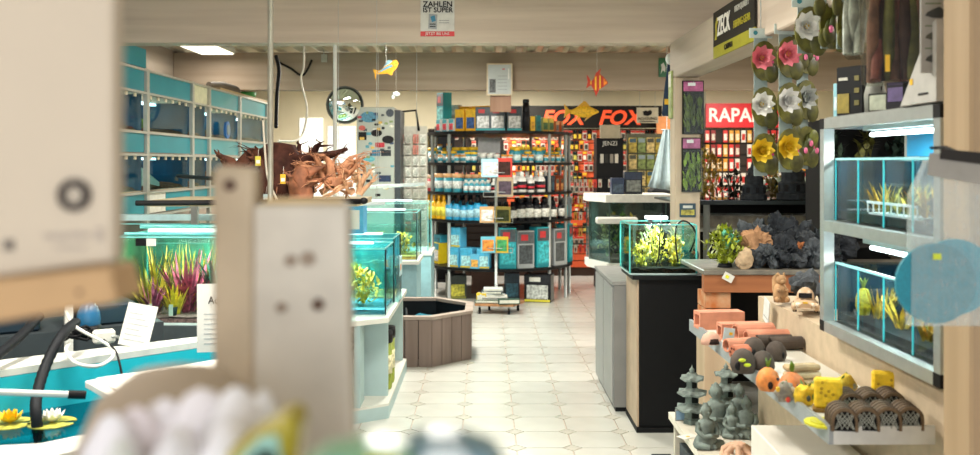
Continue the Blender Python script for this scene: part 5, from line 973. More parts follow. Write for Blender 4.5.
# hanging goods under the beam above the rack: bags of moss and wood, fish poster
for i, (px, py0, py1, d, wpx, c, lab) in enumerate(((895, -25, 84, 2.5, 54, '#6a4a38', 'large clear bag of reddish-brown wood hanging under the beam'), (854, -25, 58, 2.75, 13, '#9aa098', 'pale clear bag hanging beside the wood bag'))):
    t = thing('hanging_bag', lab, 'bag', (XD(px, d), d, ZD(py1, d)), -.5); w_ = wpx/F*d*1.1; h_ = (py1-py0)/F*d
    mb = MB(); pts = [(-w_/2, 0), (w_/2, 0), (w_*.52, h_*.8), (w_*.42, h_), (-w_*.42, h_), (-w_*.52, h_*.8)]; mb.prism(pts, -.05, .05, 'y'); mb.build('bag', GLASS('#e6e6e0', .015, .2), t)
    rnd = random.Random(i+2)
    for k in range(9 if i == 0 else 3):
        xx = -w_*.38+w_*.76*k/(8 if i == 0 else 2); MB().tube([(xx, rnd.uniform(-.03, .03), .01), (xx+rnd.uniform(-.01, .01), rnd.uniform(-.03, .03), h_*.5), (xx*.8, 0, h_*.95)], [.014, .016, .01], 7).build('wood_stick', M([c, '#7a4034', '#3a2a24', '#5a5a2c'][k % 4] if i == 0 else c, .8, 0, .4, 25), t)
    if i == 0: MB().box(-.02, -.055, .03, -.008, -.051, .075).build('price_dot', YEL, t)
    MB().box(-w_*.4, -.052, h_*.9, w_*.4, -.0505, h_).build('header', M('#3a3a34', .5), t); MB().cyl((0, 0, h_), (0, 0, max(h_+.02, 2.09-ZD(py1, d))), .003, n=6).build('hook', STEEL, t)
q = thing('fish_poster', 'grey poster with pictures of fish beside the near timber post', 'poster', P(921, 73, 2.25)); w_ = .085; h_ = .26
MB().box(0, 0, 0, w_, .006, h_).build('sheet', M('#9c9a94', .6), q); MB().box(w_, 0, 0, w_+.02, .006, h_).build('olive_edge', M('#7a7a1e', .6), q)
for k in range(4):
    zc = .035+k*.055; pts = [(.01, zc-.004), (.015, zc+.004), (.03, zc+.012), (.045, zc+.018), (.055, zc+.01), (.068, zc+.006), (.08, zc+.014), (.078, zc-.008), (.066, zc-.002), (.05, zc-.01), (.03, zc-.01)]; MB().prism(pts, -.0015, -.0002, 'y').build('fish_picture', M(['#3a3c38', '#4a4a40', '#343a3c', '#50504a'][k], .5), q); MB().box(.01, -.001, zc+.024, .05, -.0002, zc+.027).build('caption', M('#5a6a4a', .5), q)
MB().cyl((w_/2, .003, h_), (w_/2, .003, 2.09-q.location.z), .003, n=6).build('hook', STEEL, q)
# ---------------------------------------------------------------- banner and artificial lilies
bn = thing('fishing_banner', 'black and olive ZECK fishing gear banner on the timber beam', 'banner', (1.175, 4.72, 2.085)); L_ = .72
MB().box(0, -L_, .06, .01, 0, .235).build('black_field', M('#26231f', .6), bn); MB().box(0, -L_, 0, .01, 0, .0595).build('olive_band', M('#8f8a1e', .6), bn)
rt_ = (PI/2, 0, -PI/2)
text('ZECK', .13, M('#d8d6cc', .5), bn, (-.003, -.21, .145), rt_, bold=.002, shear=.1, sx=.72); text('FISHING GEAR', .05, M('#a39a2a', .5), bn, (-.003, -.53, .115), rt_, sx=.85); text('HIGH QUALITY', .04, M('#b4b2a8', .5), bn, (-.003, -.53, .185), rt_, sx=.85); text('CATFISH', .038, M('#26231f', .5), bn, (-.003, -.3, .03), rt_)
MB().prism([(-.04, .09), (-.06, .12), (-.055, .17), (-.085, .2), (-.1, .18), (-.075, .16), (-.08, .12), (-.07, .09)], -.004, -.0005, 'x').build('fish_emblem', M('#a39a2a', .5), bn)
def lilypack(lab, px, py, d, cs, rz=0, hcol='#b8c8c4', grp=None):
    """header card with a hanging column of artificial lilies (pad + flower)"""
    t = thing('artificial_lily_packet', lab, 'lily packet', P(px, py, d), rz, grp); n = len(cs); st_ = 46*d/F
    MB().box(-.052, 0, -.03, .052, .004, .012).build('header_card', M(hcol, .5), t); MB().prism([(x*.8-.025, z*.8-.008) for x, z in ngon(12, .012)], -.002, -.0002, 'y').build('logo', M('#2a7a86', .5), t)
    MB().box(-.03, .002, -.03-st_*n, .03, .006, -.03).build('backing_card', M('#8a9a98', .5), t)
    for i, c in enumerate(cs):
        zc = -.03-st_*(i+.5); pts = [(.0, zc)]+[(.058*math.cos(a)*1.0+.01, zc+.085*math.sin(a)) for a in [-.9+k*(2*PI-.5)/16 for k in range(17)]]
        pd = MB().prism(pts, -.014, -.008, 'y').build('lily_pad', M('#5c5a1c', .5, 0, .45, 25), t)
        MB().ell((.04, -.012, zc-.05), (.035, .01, .045), 10, 6).build('lily_pad', M('#4c4c1a', .5, 0, .45, 25), t)
        if c:
            for k_, (m_, ln, le) in enumerate(((9, .062, 1.25), (8, .05, .8), (6, .034, .35))):
                for a_ in range(m_):
                    b = MB().blade((0, 0, 0), 2*PI*a_/m_+k_*.35, ln, .044, le, -.2, 3); b.xf(Matrix.Translation((-.012, -.018, zc+.01)) @ Matrix.Rotation(PI/2, 4, 'X')); b.build('petal', M(c, .5, 0, .06, 30), t)
            if c[1:3] > 'e0': MB().ell((-.012, -.035, zc+.01), (.01, .008, .01), 8, 6).build('stamen', M('#e8c43a', .5), t)
        if not c:
            for k_ in range(7): MB().ell((-.05+.1*((k_*37) % 10)/10, -.016-.004*k_, zc+.06-.12*((k_*53) % 10)/10), (.026, .008, .034), 9, 6).build('leaf', M(('#4c4c1a', '#5f6420', '#3c4418')[k_ % 3], .5, 0, .45, 25), t)
            for k_ in range(3): MB().ell((-.03+.03*k_, -.05, zc-.02+.03*(k_ % 2)), (.008, .008, .013), 8, 6).build('bud', M('#d86a92', .5), t)
        MB().box(.03, -.016, zc-.03, .05, -.0145, zc+.0).build('pink_tag', M(('#c83a7a', '#c8b82c')[i % 2], .5), t)
    zt = 2.09-t.location.z if abs(t.location.x-1.27) < .09 else ZC-t.location.z
    MB().tube([(0, .002, .01), (0, .002, zt)], .0025, 5).build('hook', STEEL, t)
    return t
lilypack('strip of pink, white and yellow artificial lilies hanging nearest the red sign', 761, 31, 3.9, ['#e2808c', '#e6e6e0', '#e2c02a'], .15)
lilypack('second strip of pink, white and yellow artificial lilies beside the first', 786, 27, 3.75, ['#e2808c', '#dcdcd8', '#e2c02a'], .25)
lilypack('dark strip of lily leaves behind the second lily strip', 803, 24, 3.9, ['', '#a8aca8', ''], .4, '#8a9a98')
lilypack('single white artificial lily packet overlapping the strips', 806, -1, 3.3, ['#efeee8'], .1)
lilypack('bundle of green lily leaves with pink buds under the beam', 829, -6, 3.2, [''], .3)
lilypack('second bundle of green lily leaves with pink buds under the beam', 844, -6, 3.05, [''], .5)
# ---------------------------------------------------------------- ornament shelf
SH = .87
sh = thing('ornament_shelf', 'white lipped wall shelf full of clay tubes and aquarium ornaments', 'shelf', (0, 0, 0)); SX0, SX1, SY0, SY1 = .885, 1.143, 2.34, 3.91
bx('board', SX0, SY0, SH-.03, SX1, SY1, SH, M('#c9c7bc', .4, 0, .04, 8), sh); bx('front_lip', SX0-.012, SY0-.012, SH-.035, SX0-.0003, SY1+.01, SH+.012, M('#8f9698', .4, .2), sh); bx('end_lip', SX0, SY0-.012, SH-.035, SX1, SY0-.0003, SH+.012, M('#c2c4c0', .4, .2), sh)
for y in (2.7, 3.5): bx('bracket', SX0+.06, y, SH-.06, SX1+.0, y+.02, SH-.0305, ALU, sh)

CL = M('#c8866a', .8, 0, .12, 20); CLD = M('#b56c50', .8, 0, .12, 20); CG = M('#4a4038', .85, 0, .25, 25, .3)
def onS(px, py): return onz(px, py, SH+.0005)
def sqtube(lab, px, py, ln, w_, h_, rz):
    p = onS(px, py); t = thing('clay_tube', lab, 'clay tube', p, rz); th = .012
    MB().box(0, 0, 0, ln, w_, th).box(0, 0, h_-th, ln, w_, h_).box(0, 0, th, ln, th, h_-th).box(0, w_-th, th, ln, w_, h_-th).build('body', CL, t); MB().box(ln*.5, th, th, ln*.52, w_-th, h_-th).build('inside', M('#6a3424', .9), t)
def rdtube(lab, px, py, ln, r, rz, zz=0, mat=None):
    p = onS(px, py); t = thing('round_clay_tube', lab, 'clay tube', (p.x, p.y, p.z+zz), rz); n = 18; vs = []
    for x in (0, ln):
        for rr in (r, r*.78):
            for j in range(n): a = 2*PI*j/n; vs.append((x, rr*math.cos(a), r+rr*math.sin(a)))
    f = []
    for j in range(n):
        k = (j+1) % n; f += [(j, k, 2*n+k, 2*n+j), (n+k, n+j, 3*n+j, 3*n+k), (k, j, n+j, n+k), (2*n+j, 2*n+k, 3*n+k, 3*n+j)]
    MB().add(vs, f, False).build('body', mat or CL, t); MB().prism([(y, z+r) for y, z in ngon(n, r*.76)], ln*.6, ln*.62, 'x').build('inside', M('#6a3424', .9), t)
sqtube('square terracotta clay tube at the far end of the shelf', 700, 330, .19, .075, .07, .12); sqtube('second square terracotta tube beside the round ones', 722, 340, .17, .06, .06, .1)
rdtube('round terracotta tube on the shelf behind the price card', 735, 342, .15, .035, .15); rdtube('smaller round terracotta tube beside it', 746, 346, .16, .03, .1); rdtube('low round terracotta tube in front of the perforated one', 726, 352, .1, .024, .3)
p = onS(733, 360); t = thing('perforated_clay_tube', 'small perforated terracotta block on the shelf', 'clay block', p, .35); MB().prism([(y, z+.026) for y, z in ngon(10, .026)], 0, .07, 'x').build('body', CLD, t)
for a in range(6): MB().prism([(.014*math.cos(a*PI/3)+y, .026+.014*math.sin(a*PI/3)+z) for y, z in ngon(8, .0045)], -.002, -.0003, 'x').build('hole', M('#5a2a1c', .9), t)
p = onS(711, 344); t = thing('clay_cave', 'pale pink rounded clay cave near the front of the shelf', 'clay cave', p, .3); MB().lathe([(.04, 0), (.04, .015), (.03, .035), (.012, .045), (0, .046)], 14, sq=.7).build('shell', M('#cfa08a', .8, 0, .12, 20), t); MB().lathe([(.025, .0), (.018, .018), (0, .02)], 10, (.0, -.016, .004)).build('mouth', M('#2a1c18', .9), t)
p = onS(722, 348); t = thing('price_card', 'small blue and white price card among the clay tubes', 'sign', p, .3); MB().box(0, 0, 0, .045, .003, .075).xf(Matrix.Rotation(.15, 4, 'Y')).build('card', M('#b9ccd0', .5), t); MB().box(.022, -.0015, .05, .036, -.0002, .06).xf(Matrix.Rotation(.15, 4, 'Y')).build('dot', YEL, t)
for i, (px, py, r, lab) in enumerate(((743, 372, .042, 'grey-brown coconut cave with two yellow stickers'), (754, 358, .04, 'grey-brown coconut cave behind the stickered one'), (763, 372, .038, 'grey-brown coconut cave next to the orange house'), (776, 360, .036, 'grey-brown coconut cave at the back by the partition'))):
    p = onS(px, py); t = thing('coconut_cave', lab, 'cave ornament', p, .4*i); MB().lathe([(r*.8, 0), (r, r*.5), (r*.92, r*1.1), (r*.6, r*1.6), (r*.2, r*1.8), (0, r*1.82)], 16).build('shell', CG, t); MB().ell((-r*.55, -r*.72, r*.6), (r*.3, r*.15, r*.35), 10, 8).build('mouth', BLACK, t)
    if i == 0:
        for (a, z) in ((-1.9, 1.1), (-1.5, .75)): MB().ell((r*.97*math.cos(a), r*.97*math.sin(a), r*z), (.012, .006, .006), 8, 6).build('sticker', M('#c8d828', .5), t)
for i, (px, py, ln) in enumerate(((757, 348, .13), (770, 350, .12))): rdtube(['dark grey half tube lying behind the coconut caves', 'dark grey tube lying beside the partition'][i], px, py, ln, .024, .1, 0, CG)
def hut(lab, px, py, s, c, rz):
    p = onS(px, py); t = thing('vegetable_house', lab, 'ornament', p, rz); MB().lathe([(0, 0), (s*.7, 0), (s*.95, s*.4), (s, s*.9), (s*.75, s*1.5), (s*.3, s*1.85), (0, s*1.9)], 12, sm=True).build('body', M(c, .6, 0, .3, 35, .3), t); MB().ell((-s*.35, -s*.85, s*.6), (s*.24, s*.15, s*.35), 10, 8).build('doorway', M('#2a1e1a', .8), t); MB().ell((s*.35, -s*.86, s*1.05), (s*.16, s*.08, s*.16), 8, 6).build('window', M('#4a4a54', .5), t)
    for k in range(4): MB().blade((0, 0, s*1.8), k*1.6, s*.9, s*.35, .15, .2, 3).build('leaf', M('#6a8a2a', .5, 0, .3, 30), t)
hut('orange vegetable-shaped ornament house with green leaf top', 768, 390, .036, '#d4813a', .3); hut('peach vegetable-shaped ornament house behind the orange one', 792, 398, .04, '#c9743c', -.2)
p = onS(800, 385); t = thing('wood_slab_stack', 'pale rough wood pieces stacked against the partition', 'wood', p, .2)
for k in range(3): MB().box(-.05, -.03+k*.004, .001+k*.022, .06, .02, .02+k*.022).build('slab', M(['#b8a07c', '#c8b490', '#ab9470'][k], .8, 0, .2, 20), t, bev=.006)
# small coloured reef ornaments and plain yellow cartons
def reef(lab, px, py, s, cs, rz, seed):
    p = onS(px, py); t = thing('reef_ornament', lab, 'ornament', p, rz); o = rock(s, seed, .4, 2, (1, .6, 1.1)); o.build('base', M(cs[0], .7, 0, .4, 40, .3), t); rnd = random.Random(seed)
    for k in range(6): MB().ell((rnd.uniform(-.7, .7)*s, -s*.5*rnd.uniform(.5, 1), rnd.uniform(.2, 1.3)*s), (s*.2, s*.12, s*.26), 8, 6).build('coral', M(cs[1+k % (len(cs)-1)], .5), t)
    for k in range(4): MB().blade((rnd.uniform(-.4, .4)*s, 0, s*1.0), k*1.6, s*1.1, s*.3, .3, .2, 3).build('leaf', M('#5a7a2c', .5), t)
reef('colourful reef ornament with red and grey shapes beside the peach house', 784, 402, .032, ['#8a8478', '#c83a2c', '#c8c0b0', '#e0b42a'], 0, 5); reef('yellow and green reef ornament with leaves', 806, 405, .036, ['#d8b42a', '#5a7a3a', '#8a8a80', '#3a4a4a'], .2, 6); reef('green and yellow reef ornament by the partition', 845, 396, .034, ['#c8a830', '#5a7a3a', '#7a5a3a', '#8a8a7a'], 0, 8); reef('spotted grey and yellow reef ornament', 822, 400, .03, ['#a8904a', '#d8c02c', '#4a6a3a'], .4, 9)
def ybox(lab, px, py, s, rz):
    p = onS(px, py); t = thing('yellow_block', lab, 'ornament', p, rz); MB().box(-s*.5, -s*.28, s*.14, s*.5, s*.28, s*1.25).build('block', M('#e3bd1c', .7, 0, .12, 60, .6), t, bev=.006); MB().box(-s*.55, -s*.34, 0, s*.55, s*.34, s*.139).build('foot', M('#8a6a2c', .7), t)
    rnd = random.Random(int(px))
    for k in range(7): MB().ell((rnd.uniform(-.4, .4)*s, -s*.28, s*rnd.uniform(.25, 1.15)), (s*.06, s*.015, s*.06), 8, 6).build('pore', M('#b08c14', .8), t)
ybox('plain yellow porous block ornament on the shelf front', 828, 411, .072, -.3); ybox('plain yellow porous block ornament beside the brown tunnels', 884, 400, .066, -.3)
p = onS(824, 424); q = thing('yellow_mat', 'flat lime-yellow ornament plate under the reef ornaments', 'plate', (p.x, p.y, p.z)); MB().prism(ngon(14, .05), 0, .006).build('plate', M('#c8c21c', .6), q); MB().prism(ngon(14, .035, (.0, .0)), .006, .009).build('raised_centre', M('#b4b018', .6), q)
# brown arched tunnels
def tunnel(px, py, lab):
    p = onS(px, py); t = thing('arched_tunnel', lab, 'tunnel ornament', p, -.14, 'brown arched tunnels'); w_, h_, L_ = .032, .06, .08
    def arch(r, hh): return [(-r, 0)]+[(-r*math.cos(PI*k/10), hh-r+r*math.sin(PI*k/10)) for k in range(11)]+[(r, 0)]
    o_, i_ = arch(w_, h_), arch(w_*.8, h_*.86); n = len(o_); vs = [(x, y, z) for y in (0, L_) for pp in (o_, i_) for x, z in pp]; f = []
    for k in range(n-1): f += [(k, k+1, 2*n+k+1, 2*n+k), (n+k+1, n+k, 3*n+k, 3*n+k+1), (k+1, k, n+k, n+k+1), (2*n+k, 2*n+k+1, 3*n+k+1, 3*n+k)]
    MB().add(vs, f, False).build('shell', M('#5f4c34', .7, 0, .3, 40, .4), t)
    for k in range(4):
        y = L_*(k+.5)/4; oo_ = arch(w_*1.06, h_*1.03); ii_ = arch(w_*.99, h_*.99); n2 = len(oo_); vs = [(x, yy, z) for yy in (y-.004, y+.004) for pp in (oo_, ii_) for x, z in pp]; f = []
        for m_ in range(n2-1): f += [(m_, m_+1, 2*n2+m_+1, 2*n2+m_), (m_+1, m_, n2+m_, n2+m_+1), (2*n2+m_, 2*n2+m_+1, 3*n2+m_+1, 3*n2+m_)]
        MB().add(vs, f).build('rib', M('#4e3d2a', .7, 0, .3, 40), t)
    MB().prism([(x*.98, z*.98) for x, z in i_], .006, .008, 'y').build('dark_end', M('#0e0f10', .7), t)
    g = MB()
    for k in (-2, -1, 0, 1, 2):
        for sgn in (-1, 1): g.tube([(max(-w_*.75, min(w_*.75, k*.014-sgn*.022)), .003, .006), (max(-w_*.75, min(w_*.75, k*.014+sgn*.022)), .003, .048)], .0011, 4)
    g.build('lattice', M('#a0a49a', .5), t)
for i in range(4): tunnel(845+i*22, 432-i*.5, 'brown arched tunnel ornament with lattice end in the front row')
for i in range(3): tunnel(852+i*21, 416-i*.5, 'brown arched tunnel ornament in the rear row, lattice end half hidden')
# partition ledge: toy car, squirrel, dark wood
zc = 1.0005
q = onz(803, 308, zc); q.x = max(q.x, PX0+.05)
t = thing('toy_car', 'small cream rounded toy car on the partition ledge', 'toy car', (PX0+.045, 3.42, zc), -.34); s = .042
mb = MB(); secs = [(-.075, .5, .25, .5), (-.06, .8, .2, .85), (-.03, .95, .2, 1.0), (0, 1.0, .2, 1.0), (.05, 1, .2, 1), (.08, .85, .2, .85), (.1, .5, .25, .45)]; n = 12; vs = []
for y, wf_, zb, hf in secs:
    for j in range(n): a = 2*PI*j/n; vs.append((s*wf_*math.cos(a), y, s*(.62+.48*hf*math.sin(a))))
mb.add(vs, [(i*n+j, i*n+(j+1) % n, (i+1)*n+(j+1) % n, (i+1)*n+j) for i in range(len(secs)-1) for j in range(n)], True); mb.f += [tuple(range(n-1, -1, -1)), tuple(len(vs)-n+j for j in range(n))]; mb.s += [0, 0]
CC = M('#c4a583', .4); mb.build('body', CC, t); MB().ell((0, .02, s*1.15), (s*.76, s*1.2, s*.85), 14, 8).build('cabin', CC, t); MB().box(-s*.55, -.036, s*1.2, s*.55, -.022, s*1.62).build('windscreen', M('#1c1e20', .2), t)
for x in (-1, 1):
    MB().ell((x*s*.62, -.064, s*.68), (.009, .008, .009), 8, 6).build('headlight', M('#e8dcc8', .3), t); MB().ell((x*s*.9, -.045, s*.45), (s*.3, s*.5, s*.4), 8, 6).build('fender', CC, t)
    for y in (-.045, .06): MB().cyl((x*s*.72, y, s*.3), (x*s*1.05, y, s*.3), s*.3, n=12).build('wheel', M('#2a2622', .6), t)
MB().box(-s*.8, -.082, s*.35, s*.8, -.074, s*.46).build('bumper', M('#c8b49a', .4), t); MB().box(-s*.2, -.079, s*.85, s*.2, -.076, s*1.0).build('badge', YEL, t)
t = thing('squirrel_figure', 'small carved tan squirrel figure on the partition ledge', 'figure', (PX0+.02, 3.63, zc)); sq_ = M('#a8845c', .8, 0, .25, 30, .3)
MB().lathe([(0, 0), (.026, 0), (.03, .03), (.026, .055), (.018, .07), (0, .075)], 12).ell((0, -.01, .088), (.02, .022, .02), 10, 8).ell((0, -.03, .083), (.01, .012, .009), 8, 6).build('body', sq_, t)
for x in (-1, 1): MB().lathe([(.006, 0), (.004, .012), (0, .02)], 6, (x*.012, -.005, .1)).build('ear', sq_, t); MB().ell((x*.016, -.024, .05), (.008, .016, .008), 8, 6).build('paw', sq_, t); MB().ell((x*.018, -.02, .012), (.012, .02, .012), 8, 6).build('foot', sq_, t)
MB().tube([(0, .025, .01), (0, .05, .04), (0, .045, .085), (0, .03, .105)], [.012, .018, .02, .008], 8).build('tail', sq_, t)
t = thing('ledge_card', 'white price card leaning at the partition edge', 'sign', (PX0-.012, 3.7, .915)); MB().box(-.012, -.05, 0, -.009, .02, .095).xf(Matrix.Rotation(.25, 4, 'X')).build('card', M('#cfd4d2', .5), t); MB().box(-.0135, -.04, .02, -.0122, .01, .024).xf(Matrix.Rotation(.25, 4, 'X')).build('printed_line', M('#9a9c9a', .5), t)
for i, (y, x, r) in enumerate(((3.45, PX0+.16, .06), (3.7, PX0+.14, .06), (3.12, PX0+.16, .05))): tag(rock(r, 51+i, .6, 3, (1, 1, 1.0)).build('dark_stone', lav[i], None, (x, y, zc)), 'dark bluish stone on the partition ledge behind the toy car', 'rock', 'stones on the ledge')
# ---------------------------------------------------------------- lower white shelf with statues
LZ = .41
ls = thing('statue_shelf', 'low white shelf unit with pagodas and stone figures', 'shelf', (0, 0, 0)); bx('top', .84, 2.6, LZ-.03, 1.143, 4.2, LZ, M('#cfc8b8', .5, 0, .05, 8), ls); bx('lower_board', .86, 2.62, .08, 1.14, 4.18, .1, M('#cfc8b8', .5), ls)
for y in (2.62, 3.4, 4.15): bx('upright', .86, y, 0, 1.14, y+.03, LZ-.031, M('#bdb6a6', .5), ls)
bx('rug_box', .87, 3.5, .101, 1.1, 4.1, .3, M('#2a3438', .7, 0, .3, 20), ls)
STN = M('#6c7771', .85, 0, .3, 30, .4)
def onL(px, py): return onz(px, py, LZ+.0005)
def pagoda(lab, px, py, h_, rz):
    p = onL(px, py); t = thing('stone_pagoda', lab, 'pagoda ornament', p, rz); s = h_/.26
    MB().lathe([(0, 0), (.045, 0), (.042, .02), (.034, .025), (0, .025)], 6, sm=False).build('foot', STN, t)
    for k, (z, r) in enumerate(((.026, .078), (.1, .07), (.17, .056))):
        MB().lathe([(r*.5, z), (r*.5, z+.04)], 6, sm=False).build('lantern_storey', STN, t); mb = MB()
        nn = 12; vs = []
        for rr, zz in ((r*.5, z+.041), (r*1.0, z+.036), (r*.98, z+.044), (r*.55, z+.062), (r*.42, z+.073)):
            for j in range(nn): up = .012 if (j % 2 == 0 and rr > r*.9) else 0; rk_ = rr*(1.12 if (j % 2 == 0 and rr > r*.9) else .95); vs.append((rk_*math.cos(2*PI*j/nn), rk_*math.sin(2*PI*j/nn), zz+up))
        mb.add(vs, [(i*nn+j, i*nn+(j+1) % nn, (i+1)*nn+(j+1) % nn, (i+1)*nn+j) for i in range(4) for j in range(nn)]); mb.f.append(tuple(len(vs)-nn+j for j in range(nn))); mb.s.append(False); mb.build('roof', STN, t)
        MB().box(-r*.2, -r*.54, z+.006, r*.2, -r*.4, z+.033).build('window_opening', M('#1c211f', .9), t)
    MB().lathe([(.018, .243), (.01, .25), (.014, .258), (.004, .27), (0, .285)], 8).build('finial', STN, t); t.scale = (s, s, s)
pagoda('green-grey stone pagoda at the outer corner of the low shelf', 692, 423, .235, .2); pagoda('green-grey stone pagoda behind the kneeling figures', 726, 416, .225, .5)
def monk(lab, px, py, h_, rz, arm=True, lean=0):
    p = onL(px, py); t = thing('stone_figure', lab, 'statue', p, rz); s = h_/.17
    mb = MB().lathe([(0, 0), (.05, 0), (.055, .012), (.048, .03), (.036, .05), (.034, .075), (.038, .095), (.03, .108), (.014, .114), (.013, .122), (.02, .13), (.024, .143), (.02, .16), (.009, .168), (.007, .176), (0, .18)], 14, sq=.8)
    for x in (-1, 1): mb.tube([(x*.034, 0, .1), (x*.044, -.01, .072), (x*.03, -.034, .052), (0, -.04, .056)], [.012, .011, .009, .008], 8); mb.tube([(x*.03, 0, .015), (x*.052, -.025, .018), (x*.01, -.045, .012)], [.016, .016, .011], 8); mb.ell((x*.023, .0, .142), (.004, .006, .009), 6, 5)
    mb.ell((0, -.021, .141), (.004, .006, .006), 6, 5)
    mb.build('body', STN, t); t.scale = (s, s, s); t.rotation_euler = (0, lean, rz)
monk('large kneeling stone figure at the front of the low shelf', 706, 447, .17, .3); monk('tall stone figure leaning behind the kneeling one', 716, 432, .2, -.2); monk('bald seated stone figure beside the pagoda', 732, 437, .135, .1); monk('stone figure with topknot at the right of the group', 746, 437, .165, -.3); monk('stone figure standing behind next to the second pagoda', 739, 424, .17, .2)
p = onL(678, 421); t = thing('shelf_label', 'small framed blue label at the corner of the low shelf', 'label', p); MB().box(-.012, 0, 0, .035, .006, .05).build('frame', M('#8a8c88', .5), t); MB().box(-.008, -.002, .006, .031, -.0002, .044).build('card', M('#7a98b0', .5), t)
p = onL(688, 439); t = thing('paper_slip', 'white paper slip with yellow dot on the low shelf', 'paper', p, .5); MB().box(-.02, 0, 0, .06, .05, .002).build('slip', WHITE, t); MB().box(.01, .015, .002, .024, .028, .003).build('dot', YEL, t)
p = onL(738, 458); t = thing('clay_ring', 'pale terracotta openwork clay dome at the shelf front', 'clay ornament', (p.x, p.y, p.z)); 
for k in range(7): MB().tube([(.06*math.cos(2*PI*k/7), .06*math.sin(2*PI*k/7), 0), (.055*math.cos(2*PI*k/7), .055*math.sin(2*PI*k/7), .03), (.02*math.cos(2*PI*k/7), .02*math.sin(2*PI*k/7), .05)], .012, 6).build('arch_rib', M('#cfa68a', .8), t)
MB().lathe([(.03, .042), (.035, .052), (.02, .06), (0, .06)], 12).build('cap', M('#cfa68a', .8), t)
wb = thing('white_product_box', 'large white product carton with dark picture panel on the low shelf', 'box', (.885, 2.66, LZ+.0005), -.02); MB().box(0, 0, 0, .25, .42, .26).build('carton', M('#d0ccc2', .5, 0, .03, 8), wb, bev=.003); MB().box(.03, -.002, .0, .24, -.0003, .17).build('dark_panel', M('#16171a', .5), wb); MB().box(-.002, .04, .03, -.0003, .2, .2).build('side_print', M('#9a9a94', .5, 0, .5, 40), wb); MB().box(-.002, .22, .15, -.0003, .26, .2).build('price_dot', M('#c8c43a', .5), wb)
MB().box(.06, -.004, .09, .16, -.0025, .11).build('title_bar', WHITE, wb)
tag(MB().prism([(0, 0), (.14, 0), (.12, .5), (.02, .5)], 0, .012).build('floor_mat', M('#2a3034', .9, 0, .4, 200), None, (.86, 4.35, 0)), 'dark ribbed floor mat beside the black cabinet', 'mat')
# ---------------------------------------------------------------- net bag on the near post
nb = thing('net_bag', 'clear plastic bag with round turquoise nets hanging by the near post', 'bag', P(946, 325, 1.86), 0); s = 1.86/F
MB().prism([(-38*s, 0), (36*s, 0), (38*s, 60*s), (36*s, 165*s), (-20*s, 165*s), (-36*s, 130*s)], -.012, .012, 'y').build('bag', HAZE('#c4d2d2', .3), nb); MB().prism([(x-12*s, z+42*s) for x, z in ngon(28, 40*s)], -.009, -.001, 'y').build('net', M('#0f8296', .6, 0, .15, 200), nb); MB().prism([(x+10*s, z+48*s) for x, z in ngon(28, 38*s)], .001, .009, 'y').build('net', M('#2a98ae', .6, 0, .15, 200), nb)
MB().prism([(-22*s, 150*s), (34*s, 140*s), (36*s, 166*s), (-20*s, 172*s)], -.016, -.013, 'y').build('header_card', M('#8f8c84', .5), nb); MB().prism([(-10*s, 166*s), (36*s, 160*s), (36*s, 172*s), (-10*s, 176*s)], -.02, -.0165, 'y').build('header_clip', M('#26221e', .5), nb); MB().box(-16*s, -.0135, 66*s, -8*s, -.0125, 72*s).build('price_dot', M('#c8d828', .5), nb)
MB().tube([(10*s, -.01, 172*s), (12*s, .05, 178*s), (14*s, .12, 178*s)], .004, 6).build('hook', BLACK, nb)
# ---------------------------------------------------------------- foreground: display table and goods near the camera
FZ = 1.235
ft = thing('display_table', 'narrow high display table under the goods closest to the entrance', 'table', (0, 0, 0)); bx('top', -.6, .36, FZ-.03, .09, .82, FZ, WOOD('#b09a80', '#c0aa90', 'x', 5), ft)
for x in (-.58, .05):
    for y in (.38, .78): bx('leg', x, y, 0, x+.03, y+.03, FZ-.031, ALU, ft)
KR = M('#b5946c', .8, 0, .08, 12); WP = M('#c2b5a2', .7, 0, .03, 6)
d = .6; s = d/F
t = thing('hanging_carton', 'large pale carton with black ring and brown cardboard foot close to the camera', 'carton', (0, d, 0)); X = lambda px: XD(px, d); Z = lambda py: ZD(py, d)
MB().prism([(X(-60), Z(286)), (X(113), Z(262)), (X(113), Z(-60)), (X(-60), Z(-60))], 0, .02, 'y').build('white_face', WP, t, bev=.002); MB().prism([(X(-60), Z(330)), (X(130), Z(298)), (X(121), Z(263)), (X(-60), Z(285))], -.02, .025, 'y').build('cardboard_foot', KR, t, bev=.002)
r0, r1 = 16*s, 9*s; mb = MB(); n = 28; cx, cz = X(75.5), Z(195); ring_o = [(cx+r0*math.cos(2*PI*k/n), cz+r0*math.sin(2*PI*k/n)) for k in range(n)]; ring_i = [(cx+r1*math.cos(2*PI*k/n), cz+r1*math.sin(2*PI*k/n)) for k in range(n)]
vs = [(x, -.004, z) for x, z in ring_o]+[(x, -.004, z) for x, z in ring_i]+[(x, .0, z) for x, z in ring_o]; mb.add(vs, [(k, (k+1) % n, n+(k+1) % n, n+k) for k in range(n)]+[(k, 2*n+k, 2*n+(k+1) % n, (k+1) % n) for k in range(n)]); mb.build('black_ring', M('#2a2220', .5), t)
for (a, b, c, e) in ((5, 240, 14, 250), (45, 234, 52, 238), (54, 234, 66, 238), (68, 233, 80, 237), (82, 233, 90, 237), (97, 228, 103, 240), (55, 246, 85, 248)): MB().box(X(a), -.002, Z(e), X(c), -.0002, Z(b)).build('print_mark', M('#a89c92', .6) if a > 10 else M('#5a524c', .6), t)
MB().cyl((X(93), -.0215, Z(288)), (X(93), -.0195, Z(288)), 2.5*s).build('staple_mark', M('#6a4c34', .6), t); MB().cyl((X(40), .01, Z(-59)), (X(40), .01, ZC), .004, n=6).build('hanger_wire', STEEL, t)
d = .74; s = d/F
